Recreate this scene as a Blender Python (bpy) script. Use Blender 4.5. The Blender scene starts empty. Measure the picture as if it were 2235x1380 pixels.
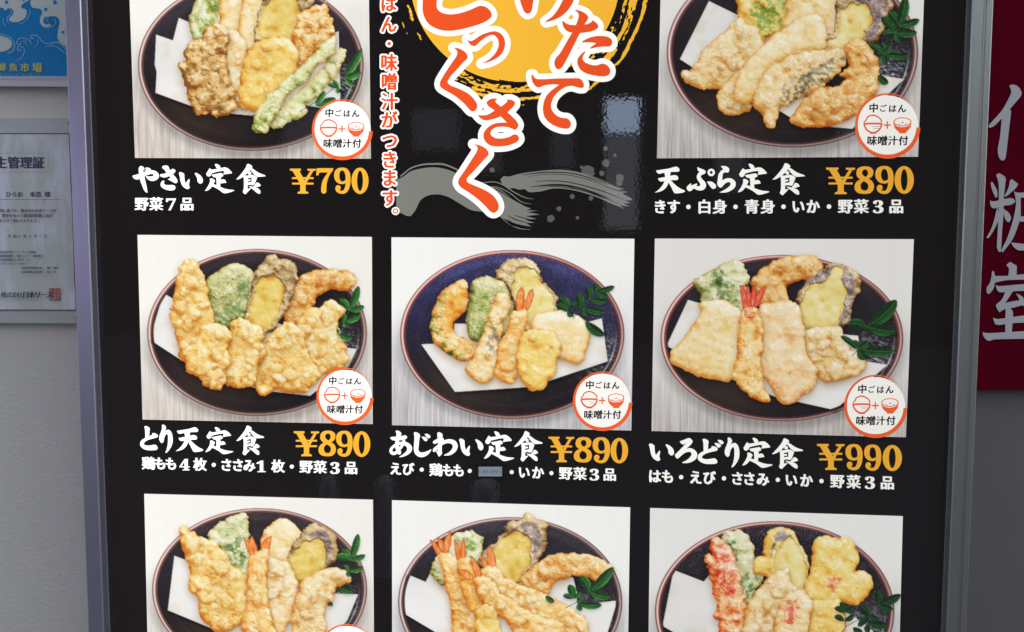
import bpy, math, random
import numpy as np
from mathutils import Matrix, Vector
from mathutils.geometry import tessellate_polygon
S = bpy.context.scene
COL = S.collection

# ------------------------------------------------------------------ camera
PW, PH = 2235.0, 1380.0              # units in which things were measured
FOC = 1886.48
CAMP = np.array([0.0877, 0.1041, 1.0532])      # metres from the sign face centre: right, up, out
RX, RY, RZ = -0.0773, 0.0824, 0.0064
Z0 = 1.50                            # height of the sign centre above the pavement
def rot(rx, ry, rz):
    cx, sx, cy, sy, cz, sz = math.cos(rx), math.sin(rx), math.cos(ry), math.sin(ry), math.cos(rz), math.sin(rz)
    return (np.array([[cz, -sz, 0], [sz, cz, 0], [0, 0, 1]]) @ np.array([[cy, 0, sy], [0, 1, 0], [-sy, 0, cy]])
            @ np.array([[1, 0, 0], [0, cx, -sx], [0, sx, cx]]))
MR = rot(RX, RY, RZ)
BW = np.array([[1, 0, 0], [0, 0, -1], [0, 1, 0]], float)
CW = BW @ MR
cam = bpy.data.cameras.new('camera')
cam.sensor_width = 36.0
cam.lens = FOC / PW * 36.0
cam.clip_start = 0.02
cam.clip_end = 500
co = bpy.data.objects.new('camera', cam)
COL.objects.link(co)
m4 = Matrix([list(CW[i]) + [v] for i, v in enumerate(BW @ CAMP + np.array([0, 0, Z0]))] + [[0, 0, 0, 1]])
co.matrix_world = m4
S.camera = co

# ------------------------------------------------------------------ sky, sun, exposure
SUN_EL, SUN_AZ = math.radians(52), math.radians(205)
w = bpy.data.worlds.new("World"); S.world = w; w.use_nodes = True
wn = w.node_tree.nodes; wl = w.node_tree.links
bg = wn['Background']
sky = wn.new('ShaderNodeTexSky'); sky.sky_type = 'NISHITA'; sky.sun_disc = False
sky.sun_elevation = SUN_EL; sky.sun_rotation = math.radians(25)
sky.air_density = 1.4; sky.dust_density = 2.0
hs = wn.new('ShaderNodeHueSaturation'); hs.inputs['Saturation'].default_value = .55
wl.new(sky.outputs[0], hs.inputs['Color']); wl.new(hs.outputs[0], bg.inputs[0]); bg.inputs[1].default_value = 0.074
sun = bpy.data.lights.new('sun', 'SUN'); sun.energy = 3.4; sun.angle = math.radians(2); sun.color = (1, .96, .9)
so = bpy.data.objects.new('sun', sun); COL.objects.link(so)
# the sun stands behind the shop front: the sign wall lies in the building's own shade
so.rotation_euler = (math.radians(-38), 0, math.radians(-25))
S.view_settings.view_transform = 'Standard'; S.view_settings.look = 'None'
EXPO = 3.2
S.view_settings.exposure = EXPO
KE = 1.0 / 2 ** EXPO
S.cycles.max_bounces = 6

# ------------------------------------------------------------------ helpers
def P(px, py, depth=0.0):
    """point of the plane parallel to the sign face (depth metres behind it) seen at px, py"""
    px = np.asarray(px, float); py = np.asarray(py, float)
    d = np.stack([(px - PW / 2) / FOC, (PH / 2 - py) / FOC, -np.ones_like(px)], -1) @ MR.T
    t = (-depth - CAMP[2]) / d[..., 2]
    b = CAMP + d * t[..., None]
    return np.stack([b[..., 0], -b[..., 2], b[..., 1] + Z0], -1)

def lin(c):
    c = np.asarray(c, float) / 255.0
    return np.where(c <= .04045, c / 12.92, ((c + .055) / 1.055) ** 2.4)

XA, XB = float(P(300, 690)[0]), float(P(1950, 690)[0])
def vfac(x):       # the tubes behind the print burn brighter towards the left
    t = np.clip((x - XA) / (XB - XA), -.2, 1.2)
    return 1.48 - .95 * t + .30 * t * t

def tagit(o, label=None, cat=None, group=None, kind=None):
    if label: o['label'] = label
    if cat: o['category'] = cat
    if group: o['group'] = group
    if kind: o['kind'] = kind
    return o
def empty(name, loc=(0, 0, 0)):
    o = bpy.data.objects.new(name, None); o.location = loc; COL.objects.link(o); return o
def mesh(name, v, f, mat, parent=None):
    me = bpy.data.meshes.new(name)
    v = np.asarray(v, float).reshape(-1, 3)
    me.from_pydata(v.tolist(), [], [list(map(int, q)) for q in f])
    me.materials.append(mat); me.update()
    o = bpy.data.objects.new(name, me); COL.objects.link(o)
    if parent: attach(o, parent)
    return o
def attach(o, parent):
    o.parent = parent
    o.matrix_parent_inverse = Matrix.Translation(-wloc(parent))
def wloc(o):
    v = Vector(o.location)
    return v if o.type == 'EMPTY' else Vector((0, 0, 0))
def box(x0, x1, y0, y1, z0, z1):
    v = [(x, y, z) for x in (x0, x1) for y in (y0, y1) for z in (z0, z1)]
    f = [(0, 1, 3, 2), (4, 6, 7, 5), (0, 4, 5, 1), (2, 3, 7, 6), (0, 2, 6, 4), (1, 5, 7, 3)]
    return v, f

class Shape:
    """flat print built on a plane: collects polygons, strokes, discs in measured units"""
    def __init__(s, depth=0.0, step=0.000012):
        s.v = []; s.f = []; s.d = depth; s.step = step; s.n = 0
    def tri(s, pts, tris, hop=True):
        b = sum(len(q) for q in s.v)
        pts = np.asarray(pts, float)
        w3 = P(pts[:, 0], pts[:, 1], s.d - s.n * s.step)
        s.v.append(w3); 
        for t in tris:
            a, b2, c = pts[t[0]], pts[t[1]], pts[t[2]]
            cr = (b2[0] - a[0]) * (c[1] - a[1]) - (b2[1] - a[1]) * (c[0] - a[0])
            s.f.append((b + t[0], b + t[1], b + t[2]) if cr < 0 else (b + t[0], b + t[2], b + t[1]))
        if hop: s.n += 1
    def poly(s, pts, holes=()):
        loops = [[(p[0], p[1], 0) for p in pts]] + [[(p[0], p[1], 0) for p in h] for h in holes]
        t = tessellate_polygon(loops)
        s.tri([q for l in loops for q in [(p[0], p[1]) for p in l]], t)
    def disc(s, cx, cy, r, ry=None, n=20):
        a = np.linspace(0, 2 * math.pi, n, endpoint=False)
        pts = [(cx, cy)] + [(cx + r * math.cos(q), cy + (ry or r) * math.sin(q)) for q in a]
        s.tri(pts, [(0, i + 1, (i + 1) % n + 1) for i in range(n)])
    def ring(s, cx, cy, r0, r1, ry0=None, ry1=None, n=32, a0=0, a1=2 * math.pi):
        a = np.linspace(a0, a1, n + 1)
        pts = [(cx + r0 * math.cos(q), cy + (ry0 or r0) * math.sin(q)) for q in a] + [(cx + r1 * math.cos(q), cy + (ry1 or r1) * math.sin(q)) for q in a]
        s.tri(pts, [t for i in range(n) for t in ((i, i + 1, n + 1 + i), (i + 1, n + 2 + i, n + 1 + i))])
    def stroke(s, pts, cap=True):
        p = crline(np.array(pts, float))
        d = np.gradient(p[:, :2], axis=0); d /= np.maximum(np.linalg.norm(d, axis=1, keepdims=True), 1e-6)
        nrm = np.stack([-d[:, 1], d[:, 0]], 1)
        L = p[:, :2] + nrm * p[:, 2:3] / 2; R = p[:, :2] - nrm * p[:, 2:3] / 2
        n = len(p)
        s.tri(np.vstack([L, R]), [t for i in range(n - 1) for t in ((i, i + 1, n + i), (i + 1, n + i + 1, n + i))])
        if cap:
            for q in (p[0], p[-1]):
                if q[2] > 1.0: s.disc(q[0], q[1], q[2] / 2, n=12)
    def halo(s, pts, r):
        p = np.array(pts, float); n = len(p)
        s.poly(pts)
        a = np.linspace(0, 2 * math.pi, 14, endpoint=False)
        for i in range(n):
            q = p[i]; t = p[(i + 1) % n]; d = t - q; L = np.linalg.norm(d)
            if L < 1e-6: continue
            nn = np.array([-d[1], d[0]]) / L * r
            s.tri([q + nn, t + nn, t - nn, q - nn], [(0, 1, 2), (0, 2, 3)], hop=False)
            s.n += 0.03
            s.tri([q] + [(q[0] + r * math.cos(z), q[1] + r * math.sin(z)) for z in a], [(0, k + 1, (k + 1) % 14 + 1) for k in range(14)], hop=False)
            s.n += 0.03
    def build(s, name, mat, parent=None):
        if not s.v: return None
        return mesh(name, np.vstack(s.v), s.f, mat, parent)

def crline(p, k=6):
    if len(p) < 3: return p
    q = np.vstack([2 * p[0] - p[1], p, 2 * p[-1] - p[-2]]); out = []
    for i in range(1, len(q) - 2):
        for t in np.linspace(0, 1, k, endpoint=False):
            a, b, c, d = q[i - 1], q[i], q[i + 1], q[i + 2]
            out.append(.5 * ((2 * b) + (-a + c) * t + (2 * a - 5 * b + 4 * c - d) * t * t + (-a + 3 * b - 3 * c + d) * t ** 3))
    out.append(p[-1]); o = np.array(out)
    if o.shape[1] > 2: o[:, 2] = np.maximum(o[:, 2], .05)
    return o
def smooth(pts, k=4, corner=62):
    """closed curve through pts; sharp corners stay sharp"""
    p = np.array(pts, float); n = len(p)
    e1 = p - np.roll(p, 1, 0); e2 = np.roll(p, -1, 0) - p
    a1 = np.arctan2(e1[:, 1], e1[:, 0]); a2 = np.arctan2(e2[:, 1], e2[:, 0])
    turn = np.abs((a2 - a1 + math.pi) % (2 * math.pi) - math.pi)
    sharp = turn > math.radians(corner)
    T = (np.roll(p, -1, 0) - np.roll(p, 1, 0)) / 2
    out = []
    for i in range(n):
        j = (i + 1) % n
        L = np.linalg.norm(p[j] - p[i])
        ta = T[i] if not sharp[i] else (p[j] - p[i]) * .6
        tb = T[j] if not sharp[j] else (p[j] - p[i]) * .6
        for v in (0, 1):
            t_ = (ta, tb)[v]; l_ = np.linalg.norm(t_)
            if l_ > L: 
                if v == 0: ta = t_ * L / l_
                else: tb = t_ * L / l_
        for t in np.linspace(0, 1, k, endpoint=False):
            h = 2 * t ** 3 - 3 * t ** 2 + 1
            out.append(h * p[i] + (t ** 3 - 2 * t ** 2 + t) * ta + (-2 * t ** 3 + 3 * t ** 2) * p[j] + (t ** 3 - t ** 2) * tb)
    return np.array(out)
def tr(pts, ox, oy, s):
    return [(ox + q[0] * s, oy + q[1] * s) + tuple(r * s for r in q[2:]) for q in pts]

# ------------------------------------------------------------------ materials
def nodes(name):
    m = bpy.data.materials.new(name); m.use_nodes = True
    return m, m.node_tree.nodes, m.node_tree.links, m.node_tree.nodes['Principled BSDF']
def lightbox(name, col=None, bright=1.0, rough=.02, spec=.5, seen=None):
    """glossy laminated film lit from behind by tubes; col is the print (linear), None reads the print's own colours"""
    m, n, l, b = nodes(name)
    if seen is not None: col = tuple(lin(seen))
    g = n.new('ShaderNodeNewGeometry'); sx = n.new('ShaderNodeSeparateXYZ'); l.new(g.outputs['Position'], sx.inputs[0])
    mr = n.new('ShaderNodeMapRange'); mr.inputs['From Min'].default_value = XA; mr.inputs['From Max'].default_value = XB
    mr.inputs['To Min'].default_value = 0; mr.inputs['To Max'].default_value = 1; l.new(sx.outputs[0], mr.inputs[0])
    def mth(op, a, b_):
        q = n.new('ShaderNodeMath'); q.operation = op
        for i, v in enumerate((a, b_)):
            if isinstance(v, (int, float)): q.inputs[i].default_value = v
            else: l.new(v, q.inputs[i])
        return q.outputs[0]
    t = mr.outputs[0]
    v = mth('ADD', mth('ADD', 1.48, mth('MULTIPLY', t, -.95)), mth('MULTIPLY', mth('MULTIPLY', t, t), .30))
    v = mth('MULTIPLY', v, bright * KE)
    b.inputs['Base Color'].default_value = (.012, .011, .011, 1)
    b.inputs['Roughness'].default_value = rough
    b.inputs['IOR'].default_value = 1.5
    b.inputs['Specular IOR Level'].default_value = spec
    if col is None:
        a = n.new('ShaderNodeAttribute'); a.attribute_name = 'print'; l.new(a.outputs['Color'], b.inputs['Emission Color'])
    else: b.inputs['Emission Color'].default_value = (*col, 1)
    l.new(v, b.inputs['Emission Strength'])
    nz = n.new('ShaderNodeTexNoise'); nz.inputs['Scale'].default_value = 240; nz.inputs['Detail'].default_value = 2
    l.new(g.outputs['Position'], nz.inputs['Vector'])
    bp = n.new('ShaderNodeBump'); bp.inputs['Strength'].default_value = .17; bp.inputs['Distance'].default_value = .00012
    l.new(nz.outputs[0], bp.inputs['Height']); l.new(bp.outputs[0], b.inputs['Normal'])
    return m
def plain(name, col, rough=.6, metal=0.0, spec=.5, bump=None, mottle=0.0, mscale=6):
    m, n, l, b = nodes(name)
    b.inputs['Base Color'].default_value = (*col, 1); b.inputs['Roughness'].default_value = rough
    b.inputs['Metallic'].default_value = metal; b.inputs['Specular IOR Level'].default_value = spec
    tc = n.new('ShaderNodeNewGeometry')
    if mottle:
        nz = n.new('ShaderNodeTexNoise'); nz.inputs['Scale'].default_value = mscale; nz.inputs['Detail'].default_value = 6
        l.new(tc.outputs['Position'], nz.inputs['Vector'])
        mx = n.new('ShaderNodeMix'); mx.data_type = 'RGBA'
        mx.inputs['A'].default_value = (*[c * (1 - mottle) for c in col], 1)
        mx.inputs['B'].default_value = (*[min(1, c * (1 + mottle)) for c in col], 1)
        l.new(nz.outputs[0], mx.inputs['Factor']); l.new(mx.outputs['Result'], b.inputs['Base Color'])
    if bump:
        nz = n.new('ShaderNodeTexNoise'); nz.inputs['Scale'].default_value = bump[0]; nz.inputs['Detail'].default_value = 4
        l.new(tc.outputs['Position'], nz.inputs['Vector'])
        bp = n.new('ShaderNodeBump'); bp.inputs['Strength'].default_value = bump[1]; bp.inputs['Distance'].default_value = bump[2]
        l.new(nz.outputs[0], bp.inputs['Height']); l.new(bp.outputs[0], b.inputs['Normal'])
    return m

M_black = lightbox('backlit_black_print', (.0044, .0029, .0026))
M_photo = lightbox('backlit_photo_print', None)
M_white = lightbox('backlit_white_print', (.98, .98, .93))
M_yell = lightbox('backlit_amber_print', (.86, .42, .032))
M_sun = lightbox('backlit_yellow_print', (.88, .465, .034))
M_red = lightbox('backlit_red_print', (.80, .082, .012))
M_orange = lightbox('backlit_orange_print', (.85, .12, .022))
M_badge = lightbox('backlit_badge_white', (.97, .95, .90))
M_ink = lightbox('backlit_badge_black', (.018, .015, .014))
M_grey = lightbox('backlit_grey_print', (.19, .192, .172))
M_grey2 = lightbox('backlit_dim_grey_print', (.10, .098, .090))
M_grey3 = lightbox('backlit_pale_grey_print', (.22, .22, .21))
M_thin = lightbox('backlit_thin_line', (.30, .27, .22))

def alum(name, col, rough):
    m, n, l, b = nodes(name)
    b.inputs['Base Color'].default_value = (*col, 1); b.inputs['Metallic'].default_value = .85; b.inputs['Roughness'].default_value = rough
    g = n.new('ShaderNodeNewGeometry'); mp = n.new('ShaderNodeMapping'); mp.inputs['Scale'].default_value = (900, 900, 6)
    nz = n.new('ShaderNodeTexNoise'); nz.inputs['Scale'].default_value = 1; nz.inputs['Detail'].default_value = 3
    l.new(g.outputs['Position'], mp.inputs[0]); l.new(mp.outputs[0], nz.inputs['Vector'])
    bp = n.new('ShaderNodeBump'); bp.inputs['Strength'].default_value = .17; bp.inputs['Distance'].default_value = .0004
    l.new(nz.outputs[0], bp.inputs['Height']); l.new(bp.outputs[0], b.inputs['Normal'])
    mr = n.new('ShaderNodeMapRange'); mr.inputs['To Min'].default_value = rough - .05; mr.inputs['To Max'].default_value = rough + .08
    l.new(nz.outputs[0], mr.inputs[0]); l.new(mr.outputs[0], b.inputs['Roughness'])
    return m
M_alum = alum('aluminium_lavender_sheen', (.50, .475, .555), .30)  # left rail: lavender reflection put into the alloy's colour
M_alumr = alum('aluminium_dim_sheen', (.38, .385, .37), .34)  # right rail: same alloy, darkened in colour for its dimmer reflection
M_alum2 = alum('poster_frame_aluminium', (.56, .53, .54), .42)
# ------------------------------------------------------------------ surroundings (seen dimly in the glossy face)
WD = 0.085        # wall plane behind the sign face
def wall_mat(name, col, sc, st):
    m = plain(name, col, .75, spec=.3, bump=(sc, st, .0022), mottle=.05, mscale=4)
    return m
M_wall = wall_mat('embossed_cream_wallpaper', (.575, .53, .475), 210, .45)
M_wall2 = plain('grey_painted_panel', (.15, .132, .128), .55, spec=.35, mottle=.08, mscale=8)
XL, XR = float(P(205, 690, WD)[0]), float(P(2120, 690, WD)[0])
v, f = box(-16, XL + .12, WD, WD + .15, 0, 32)  # carried far above view to shade the street and houses opposite
o = mesh('wall', v, f, M_wall); tagit(o, 'white embossed wallpapered wall left of the lit menu sign', kind='structure')
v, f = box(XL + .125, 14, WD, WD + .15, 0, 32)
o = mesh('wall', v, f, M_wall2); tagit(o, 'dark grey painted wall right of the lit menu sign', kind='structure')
v, f = box(-30, 30, -60, .3, -.3, 0)
o = mesh('pavement', v, f, plain('asphalt_paving', (.045, .044, .043), .7, bump=(20, .3, .01), mottle=.25, mscale=3)); tagit(o, 'grey pavement below the sign', kind='structure')

# ------------------------------------------------------------------ painting of the printed dish photographs
def h2(ix, iy, seed):
    h = (ix.astype(np.int64) * 374761393 + iy.astype(np.int64) * 668265263 + seed * 2147483647) & 0xffffffff
    h = ((h ^ (h >> 13)) * 1274126177) & 0xffffffff
    h = (h ^ (h >> 16)) & 0xffffffff
    return (h.astype(np.float64) / 4294967295.0).astype(np.float32)
def vnoise(x, y, seed):
    ix = np.floor(x).astype(np.int64); iy = np.floor(y).astype(np.int64)
    fx = (x - ix).astype(np.float32); fy = (y - iy).astype(np.float32)
    fx = fx * fx * (3 - 2 * fx); fy = fy * fy * (3 - 2 * fy)
    a, b, c, d = h2(ix, iy, seed), h2(ix + 1, iy, seed), h2(ix, iy + 1, seed), h2(ix + 1, iy + 1, seed)
    return (a + (b - a) * fx) * (1 - fy) + (c + (d - c) * fx) * fy
def fbm(x, y, seed, o=3):
    s = 0; amp = .5; tot = 0
    for k in range(o):
        s = s + amp * vnoise(x, y, seed + k * 17); tot += amp; amp *= .5; x = x * 2.03 + 3.1; y = y * 2.03 + 1.7
    return s / tot
def worley(x, y, seed):
    """0 in the joints, 1 on the tops of round blobs"""
    ix = np.floor(x).astype(np.int64); iy = np.floor(y).astype(np.int64)
    best = np.full(x.shape, 9., np.float32)
    for dx in (-1, 0, 1):
        for dy in (-1, 0, 1):
            cx, cy = ix + dx, iy + dy
            px = cx + .5 + .8 * (h2(cx, cy, seed) - .5); py = cy + .5 + .8 * (h2(cx, cy, seed + 5) - .5)
            r = .62 + .5 * h2(cx, cy, seed + 9)
            d = ((px - x) ** 2 + (py - y) ** 2) / (r * r)
            best = np.minimum(best, d.astype(np.float32))
    return np.sqrt(np.clip(1 - best * .9, 0, 1))
def blur(a, r):
    r = int(r)
    if r < 1: return a
    for ax in (0, 1):
        for _ in range(2):
            p = np.pad(a, [(r + 1, r) if k == ax else (0, 0) for k in (0, 1)], mode='edge')
            c = np.cumsum(p, axis=ax, dtype=np.float64)
            n = a.shape[ax]
            a = ((np.take(c, range(2 * r + 1, 2 * r + 1 + n), axis=ax) - np.take(c, range(0, n), axis=ax)) / (2 * r + 1)).astype(np.float32)
    return a
def polysd(X, Y, pts):
    """signed distance, positive inside"""
    p = np.asarray(pts, np.float32); n = len(p)
    best = np.full(X.shape, 1e9, np.float32); inside = np.zeros(X.shape, bool)
    for i in range(n):
        ax, ay = p[i]; bx, by = p[(i + 1) % n]
        dx, dy = bx - ax, by - ay; L = dx * dx + dy * dy
        if L < 1e-8: continue
        t = np.clip(((X - ax) * dx + (Y - ay) * dy) / L, 0, 1)
        best = np.minimum(best, (X - ax - t * dx) ** 2 + (Y - ay - t * dy) ** 2)
        if ay != by:
            c = ((ay > Y) != (by > Y)) & (X < (bx - ax) * (Y - ay) / (by - ay) + ax)
            inside ^= c
    d = np.sqrt(best)
    return np.where(inside, d, -d)
def ss(a, b, x):
    t = np.clip((x - a) / (b - a), 0, 1); return t * t * (3 - 2 * t)
# four print colours from deep to bright, edge crumble, blob size, blob height, dome width, lobe size
STY = {
 'chicken': ([(210,138,48),(240,194,100),(250,224,152),(255,247,214)], 4.2, 8, 1.0, 26, 30),
 'batter':  ([(210,152,76),(240,204,132),(249,229,182),(255,248,228)], 3.2, 6, 1.0, 22, 34),
 'gold':    ([(214,152,48),(243,202,98),(250,226,142),(255,246,208)], 3.0, 6, .75, 22, 40),
 'pale':    ([(226,168,82),(245,212,138),(252,236,192),(255,251,234)], 2.4, 7, .60, 24, 46),
 'pink':    ([(222,150,80),(245,205,146),(251,228,184),(255,246,224)], 2.8, 6, .72, 26, 44),
 'pumpkin': ([(198,120,46),(232,170,84),(246,208,136),(255,240,200)], 3.0, 5.5, 1.1, 18, 24),
 'green':   ([(84,98,36),(160,164,92),(220,216,158),(248,244,212)], 2.6, 5, .8, 26, 40),
 'shiso':   ([(110,124,58),(196,202,136),(236,233,194),(251,249,228)], 4.2, 6, .9, 20, 24),
 'bean':    ([(140,160,80),(210,216,150),(238,237,190),(251,250,226)], 3.4, 6, 1.0, 13, 22),
 'eggskin': ([(98,72,54),(170,138,98),(216,190,138),(246,230,188)], 5.0, 7, 1.0, 20, 22),
 'mush':    ([(140,94,40),(202,156,86),(238,206,140),(253,240,202)], 4.6, 9, 1.5, 24, 20),
 'kaki':    ([(202,124,42),(240,182,92),(250,218,146),(255,243,208)], 6.0, 5, 1.5, 26, 20),
 'shrimp':  ([(220,132,46),(245,190,102),(252,224,156),(255,247,216)], 3.4, 7, 1.0, 15, 22),
 'crab':    ([(210,70,28),(240,140,74),(250,206,150),(255,242,220)], 5.0, 8, 1.2, 20, 22),
}
SUB = {  # inner regions: colours, how much of the blobs stays, softness of the border
 'face':  ([(186,140,48),(226,190,84),(240,214,120),(251,238,184)], .45, 3.0),
 'facep': ([(196,160,70),(236,212,120),(244,228,156),(252,244,208)], .40, 3.0),
 'purple':([(60,42,48),(112,92,96),(176,156,148),(232,218,200)], .8, 5.0),
 'skin':  ([(74,68,52),(128,118,92),(178,164,128),(226,214,184)], 1.0, 8.0),
 'grn':   ([(66,96,24),(124,150,52),(184,198,108),(236,238,194)], 1.0, 9.0),
 'dkgrn': ([(52,84,34),(96,128,66),(150,170,110),(210,216,170)], 1.0, 8.0),
 'tail':  ([(190,62,14),(232,104,34),(246,150,72),(255,206,150)], .25, 2.0),
 'red':   ([(206,50,24),(226,86,58),(240,140,110),(255,214,190)], 1.0, 6.0),
 'orange':([(206,120,30),(240,170,60),(246,196,100),(255,232,180)], .8, 8.0),
}
LIGHT = np.array([.22, -.62, .75], np.float32); LIGHT /= np.linalg.norm(LIGHT)
def ramp(cols, t):
    c = np.array([lin(q) for q in cols], np.float32)
    t = np.clip(t, 0, 1) * 3
    i = np.clip(t.astype(int), 0, 2); f = (t - i)[..., None]
    return c[i] * (1 - f) + c[i + 1] * f

LUMPS = {'chicken': 5, 'mush': 8, 'kaki': 6, 'batter': 3, 'shrimp': 3, 'pumpkin': 2, 'shiso': 2, 'gold': 2, 'crab': 3, 'bean': 1, 'eggskin': 2}
class Photo:
    STEP = 1.5
    def __init__(s, quad, seed, tone):
        (a, b, c, d) = [np.array(q, float) for q in quad]     # TL TR BR BL
        s.nx = int(np.linalg.norm(b - a) / s.STEP); s.ny = int(np.linalg.norm(d - a) / s.STEP)
        u, v = np.meshgrid(np.linspace(0, 1, s.nx), np.linspace(0, 1, s.ny))
        XY = (a * ((1 - u) * (1 - v))[..., None] + b * (u * (1 - v))[..., None] + c * (u * v)[..., None] + d * ((1 - u) * v)[..., None])
        s.X = XY[..., 0].astype(np.float32); s.Y = XY[..., 1].astype(np.float32); s.u = u.astype(np.float32); s.v = v.astype(np.float32)
        s.C = np.zeros(s.X.shape + (3,), np.float32); s.L = np.zeros(s.X.shape, np.int32); s.names = ['dish_photo']; s.seed = seed
        s.quad = quad; s.tone = tone
    def win(s, pts, m):
        p = np.asarray(pts); x0, y0 = p.min(0)[:2] - m; x1, y1 = p.max(0)[:2] + m
        k = (s.X > x0) & (s.X < x1) & (s.Y > y0) & (s.Y < y1)
        r = np.where(k.any(1))[0]; c = np.where(k.any(0))[0]
        if len(r) < 4 or len(c) < 4: return None
        return slice(r[0], r[-1] + 1), slice(c[0], c[-1] + 1)
    def new(s, name): s.names.append(name); return len(s.names) - 1
    def put(s, W, m, col, lab=None):
        s.C[W] = s.C[W] * (1 - m[..., None]) + col * m[..., None]
        if lab is not None: s.L[W] = np.where(m > .5, lab, s.L[W])
    def wood(s, top, bot):
        v = ss(.22, 1.05, s.v + (fbm(s.X / 160, s.Y / 160, s.seed) - .5) * .5)[..., None]
        c = lin(top) * (1 - v) + lin(bot) * v
        x = s.X + 5 * fbm(s.X / 70, s.Y / 130, s.seed + 3)
        g = fbm(x / 2.2, s.Y / 70, s.seed + 7, 3) - .5
        g2 = fbm(x / 6, s.Y / 160, s.seed + 11, 2) - .5
        k = 1 + (g * .9 + g2 * .35) * (.04 + .85 * v[..., 0] ** 1.7)
        seam = np.exp(-((s.X - (s.quad[0][0] + 290 + s.seed % 3 * 60)) / 1.6) ** 2) * .25 * v[..., 0]
        s.C[:] = c * np.clip(k - seam, .35, 1.2)[..., None]
    def plate(s, cx, cy, rx, ry, rim, blue, speck=.14, floor=.84):
        X, Y = s.X, s.Y
        r = np.sqrt(((X - cx) / rx) ** 2 + ((Y - cy) / ry) ** 2)
        # soft shadow that the plate throws on the table
        rs = np.sqrt(((X - cx + 1) / (rx * 1.0)) ** 2 + ((Y - cy - 10) / (ry * 1.0)) ** 2)
        s.C *= (1 - .42 * (1 - ss(.97, 1.10, rs)) * ss(-.6, .5, (Y - cy) / ry))[..., None]
        ang = np.arctan2((Y - cy) / ry, (X - cx) / rx)
        aa = 1 - ss(1 - .004, 1 + .004, r)
        dark = np.ones_like(s.C) * lin((27, 21, 23))
        up = ss(.6, -1.0, (Y - cy) / ry)
        nn = fbm(X / 38, Y / 26, s.seed + 21)
        dark = dark + lin(blue) * (up * (.35 + .9 * nn))[..., None]
        warm = np.exp(-(((X - cx + rx * .45) / (rx * .4)) ** 2 + ((Y - cy - ry * .6) / (ry * .35)) ** 2))
        dark = dark + lin((62, 48, 34)) * (warm * .5)[..., None]
        sp = vnoise(X / 1.9, Y / 1.5, s.seed + 31) ** 6
        w2 = np.exp(-(((X - cx - rx * .72) / (rx * .22)) ** 2 + ((Y - cy - ry * .12) / (ry * .26)) ** 2)) * 2.4 + up * .5 + .12
        dark = dark + lin((190, 190, 210)) * (sp * w2 * speck)[..., None]
        rib = vnoise((X + Y * .5) / 7, (Y - X * .4) / 2.6, s.seed + 41) ** 3
        dark = dark + lin((215, 215, 230)) * (rib * np.exp(-(((X - cx - rx * .74) / (rx * .15)) ** 2 + ((Y - cy - ry * .2) / (ry * .2)) ** 2)) * 1.1)[..., None]
        # inner wall of the dish
        wall = ss(floor, floor + .03, r) * (1 - ss(.955, .965, r))
        dark = dark * (1 + .7 * (wall * ss(-.2, -1, np.sin(ang)))[..., None]) + lin((70, 62, 66)) * (np.exp(-((r - floor) / .012) ** 2) * .10)[..., None]
        dark = dark + lin((235, 235, 240)) * (np.exp(-((r - .925) / .006) ** 2) * np.exp(-((ang - .35) / .22) ** 2) * .55)[..., None]
        lip = ss(.947, .955, r)
        rc = lin(rim) * (.55 + .8 * ss(1, -1, np.sin(ang + .3)))[..., None]
        hl = np.exp(-((r - .980) / .0075) ** 2) * (.35 + .65 * ss(-.3, 1, np.cos(ang + 2.6)) + .25 * np.exp(-((ang - .2) / .4) ** 2))
        rc = rc + lin((240, 215, 205)) * hl[..., None]
        rc = rc * (1 - .7 * np.exp(-((r - .957) / .004) ** 2))[..., None]
        c = dark * (1 - lip[..., None]) + rc * lip[..., None]
        lab = s.new('plate')
        s.put((slice(None), slice(None)), aa, c, lab); s.pl = (cx, cy, rx, ry)
    def paper(s, pts):
        W = s.win(pts, 30)
        X, Y = s.X[W], s.Y[W]
        cx, cy, rx, ry = s.pl
        clipr = np.sqrt(((X - cx) / rx) ** 2 + ((Y - cy) / ry) ** 2)
        sd = polysd(X, Y, pts)
        sh = polysd(X - 3, Y - 6, pts); s.C[W] *= (1 - .6 * ss(-6, 3, sh))[..., None]
        m = ss(-.7, .7, sd) * (1 - ss(.935, .945, clipr))
        k = .93 + .12 * (fbm(X / 90, Y / 70, s.seed + 51) - .5) - .05 * ss(10, 0, sd)
        crease = vnoise((X * .8 + Y) / 60, (X - Y) / 400, s.seed + 3)
        stain = ss(.55, .8, fbm(X / 30, Y / 26, s.seed + 61, 2))
        c = lin((248, 246, 243)) * (k + .03 - .06 * crease)[..., None] * (1 - .10 * stain)[..., None] ** np.array([.3, .8, 1.8], np.float32)
        s.put(W, m, c, s.new('paper'))
    def dark(s, pts):
        W = s.win(pts, 10)
        if W is None: return
        sd = polysd(s.X[W], s.Y[W], pts); s.put(W, ss(-1, 1, sd), lin((30, 22, 22)) * np.ones(3), 1)
    def piece(s, name, sty, pts, subs=(), shadow=.78, lump=None):
        cols, crumb, cell, hgt, dome, lobe = STY[sty]
        raw_pts = pts
        if lump is not None: dome = lump[1] * .95
        pts = smooth(pts, 3, 100)
        W = s.win(pts, 26)
        if W is None: return
        s.seed += 37; sd_ = s.seed
        X, Y = s.X[W], s.Y[W]
        wx = X + crumb * 1.3 * (fbm(X / 13, Y / 13, sd_, 2) - .5) * 2
        wy = Y + crumb * 1.3 * (fbm(X / 13, Y / 13, sd_ + 4, 2) - .5) * 2
        wxx = X + 4.0 * (fbm(X / 10, Y / 10, sd_ + 8, 2) - .5); wyy = Y + 4.0 * (fbm(X / 10, Y / 10, sd_ + 9, 2) - .5)
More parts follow.
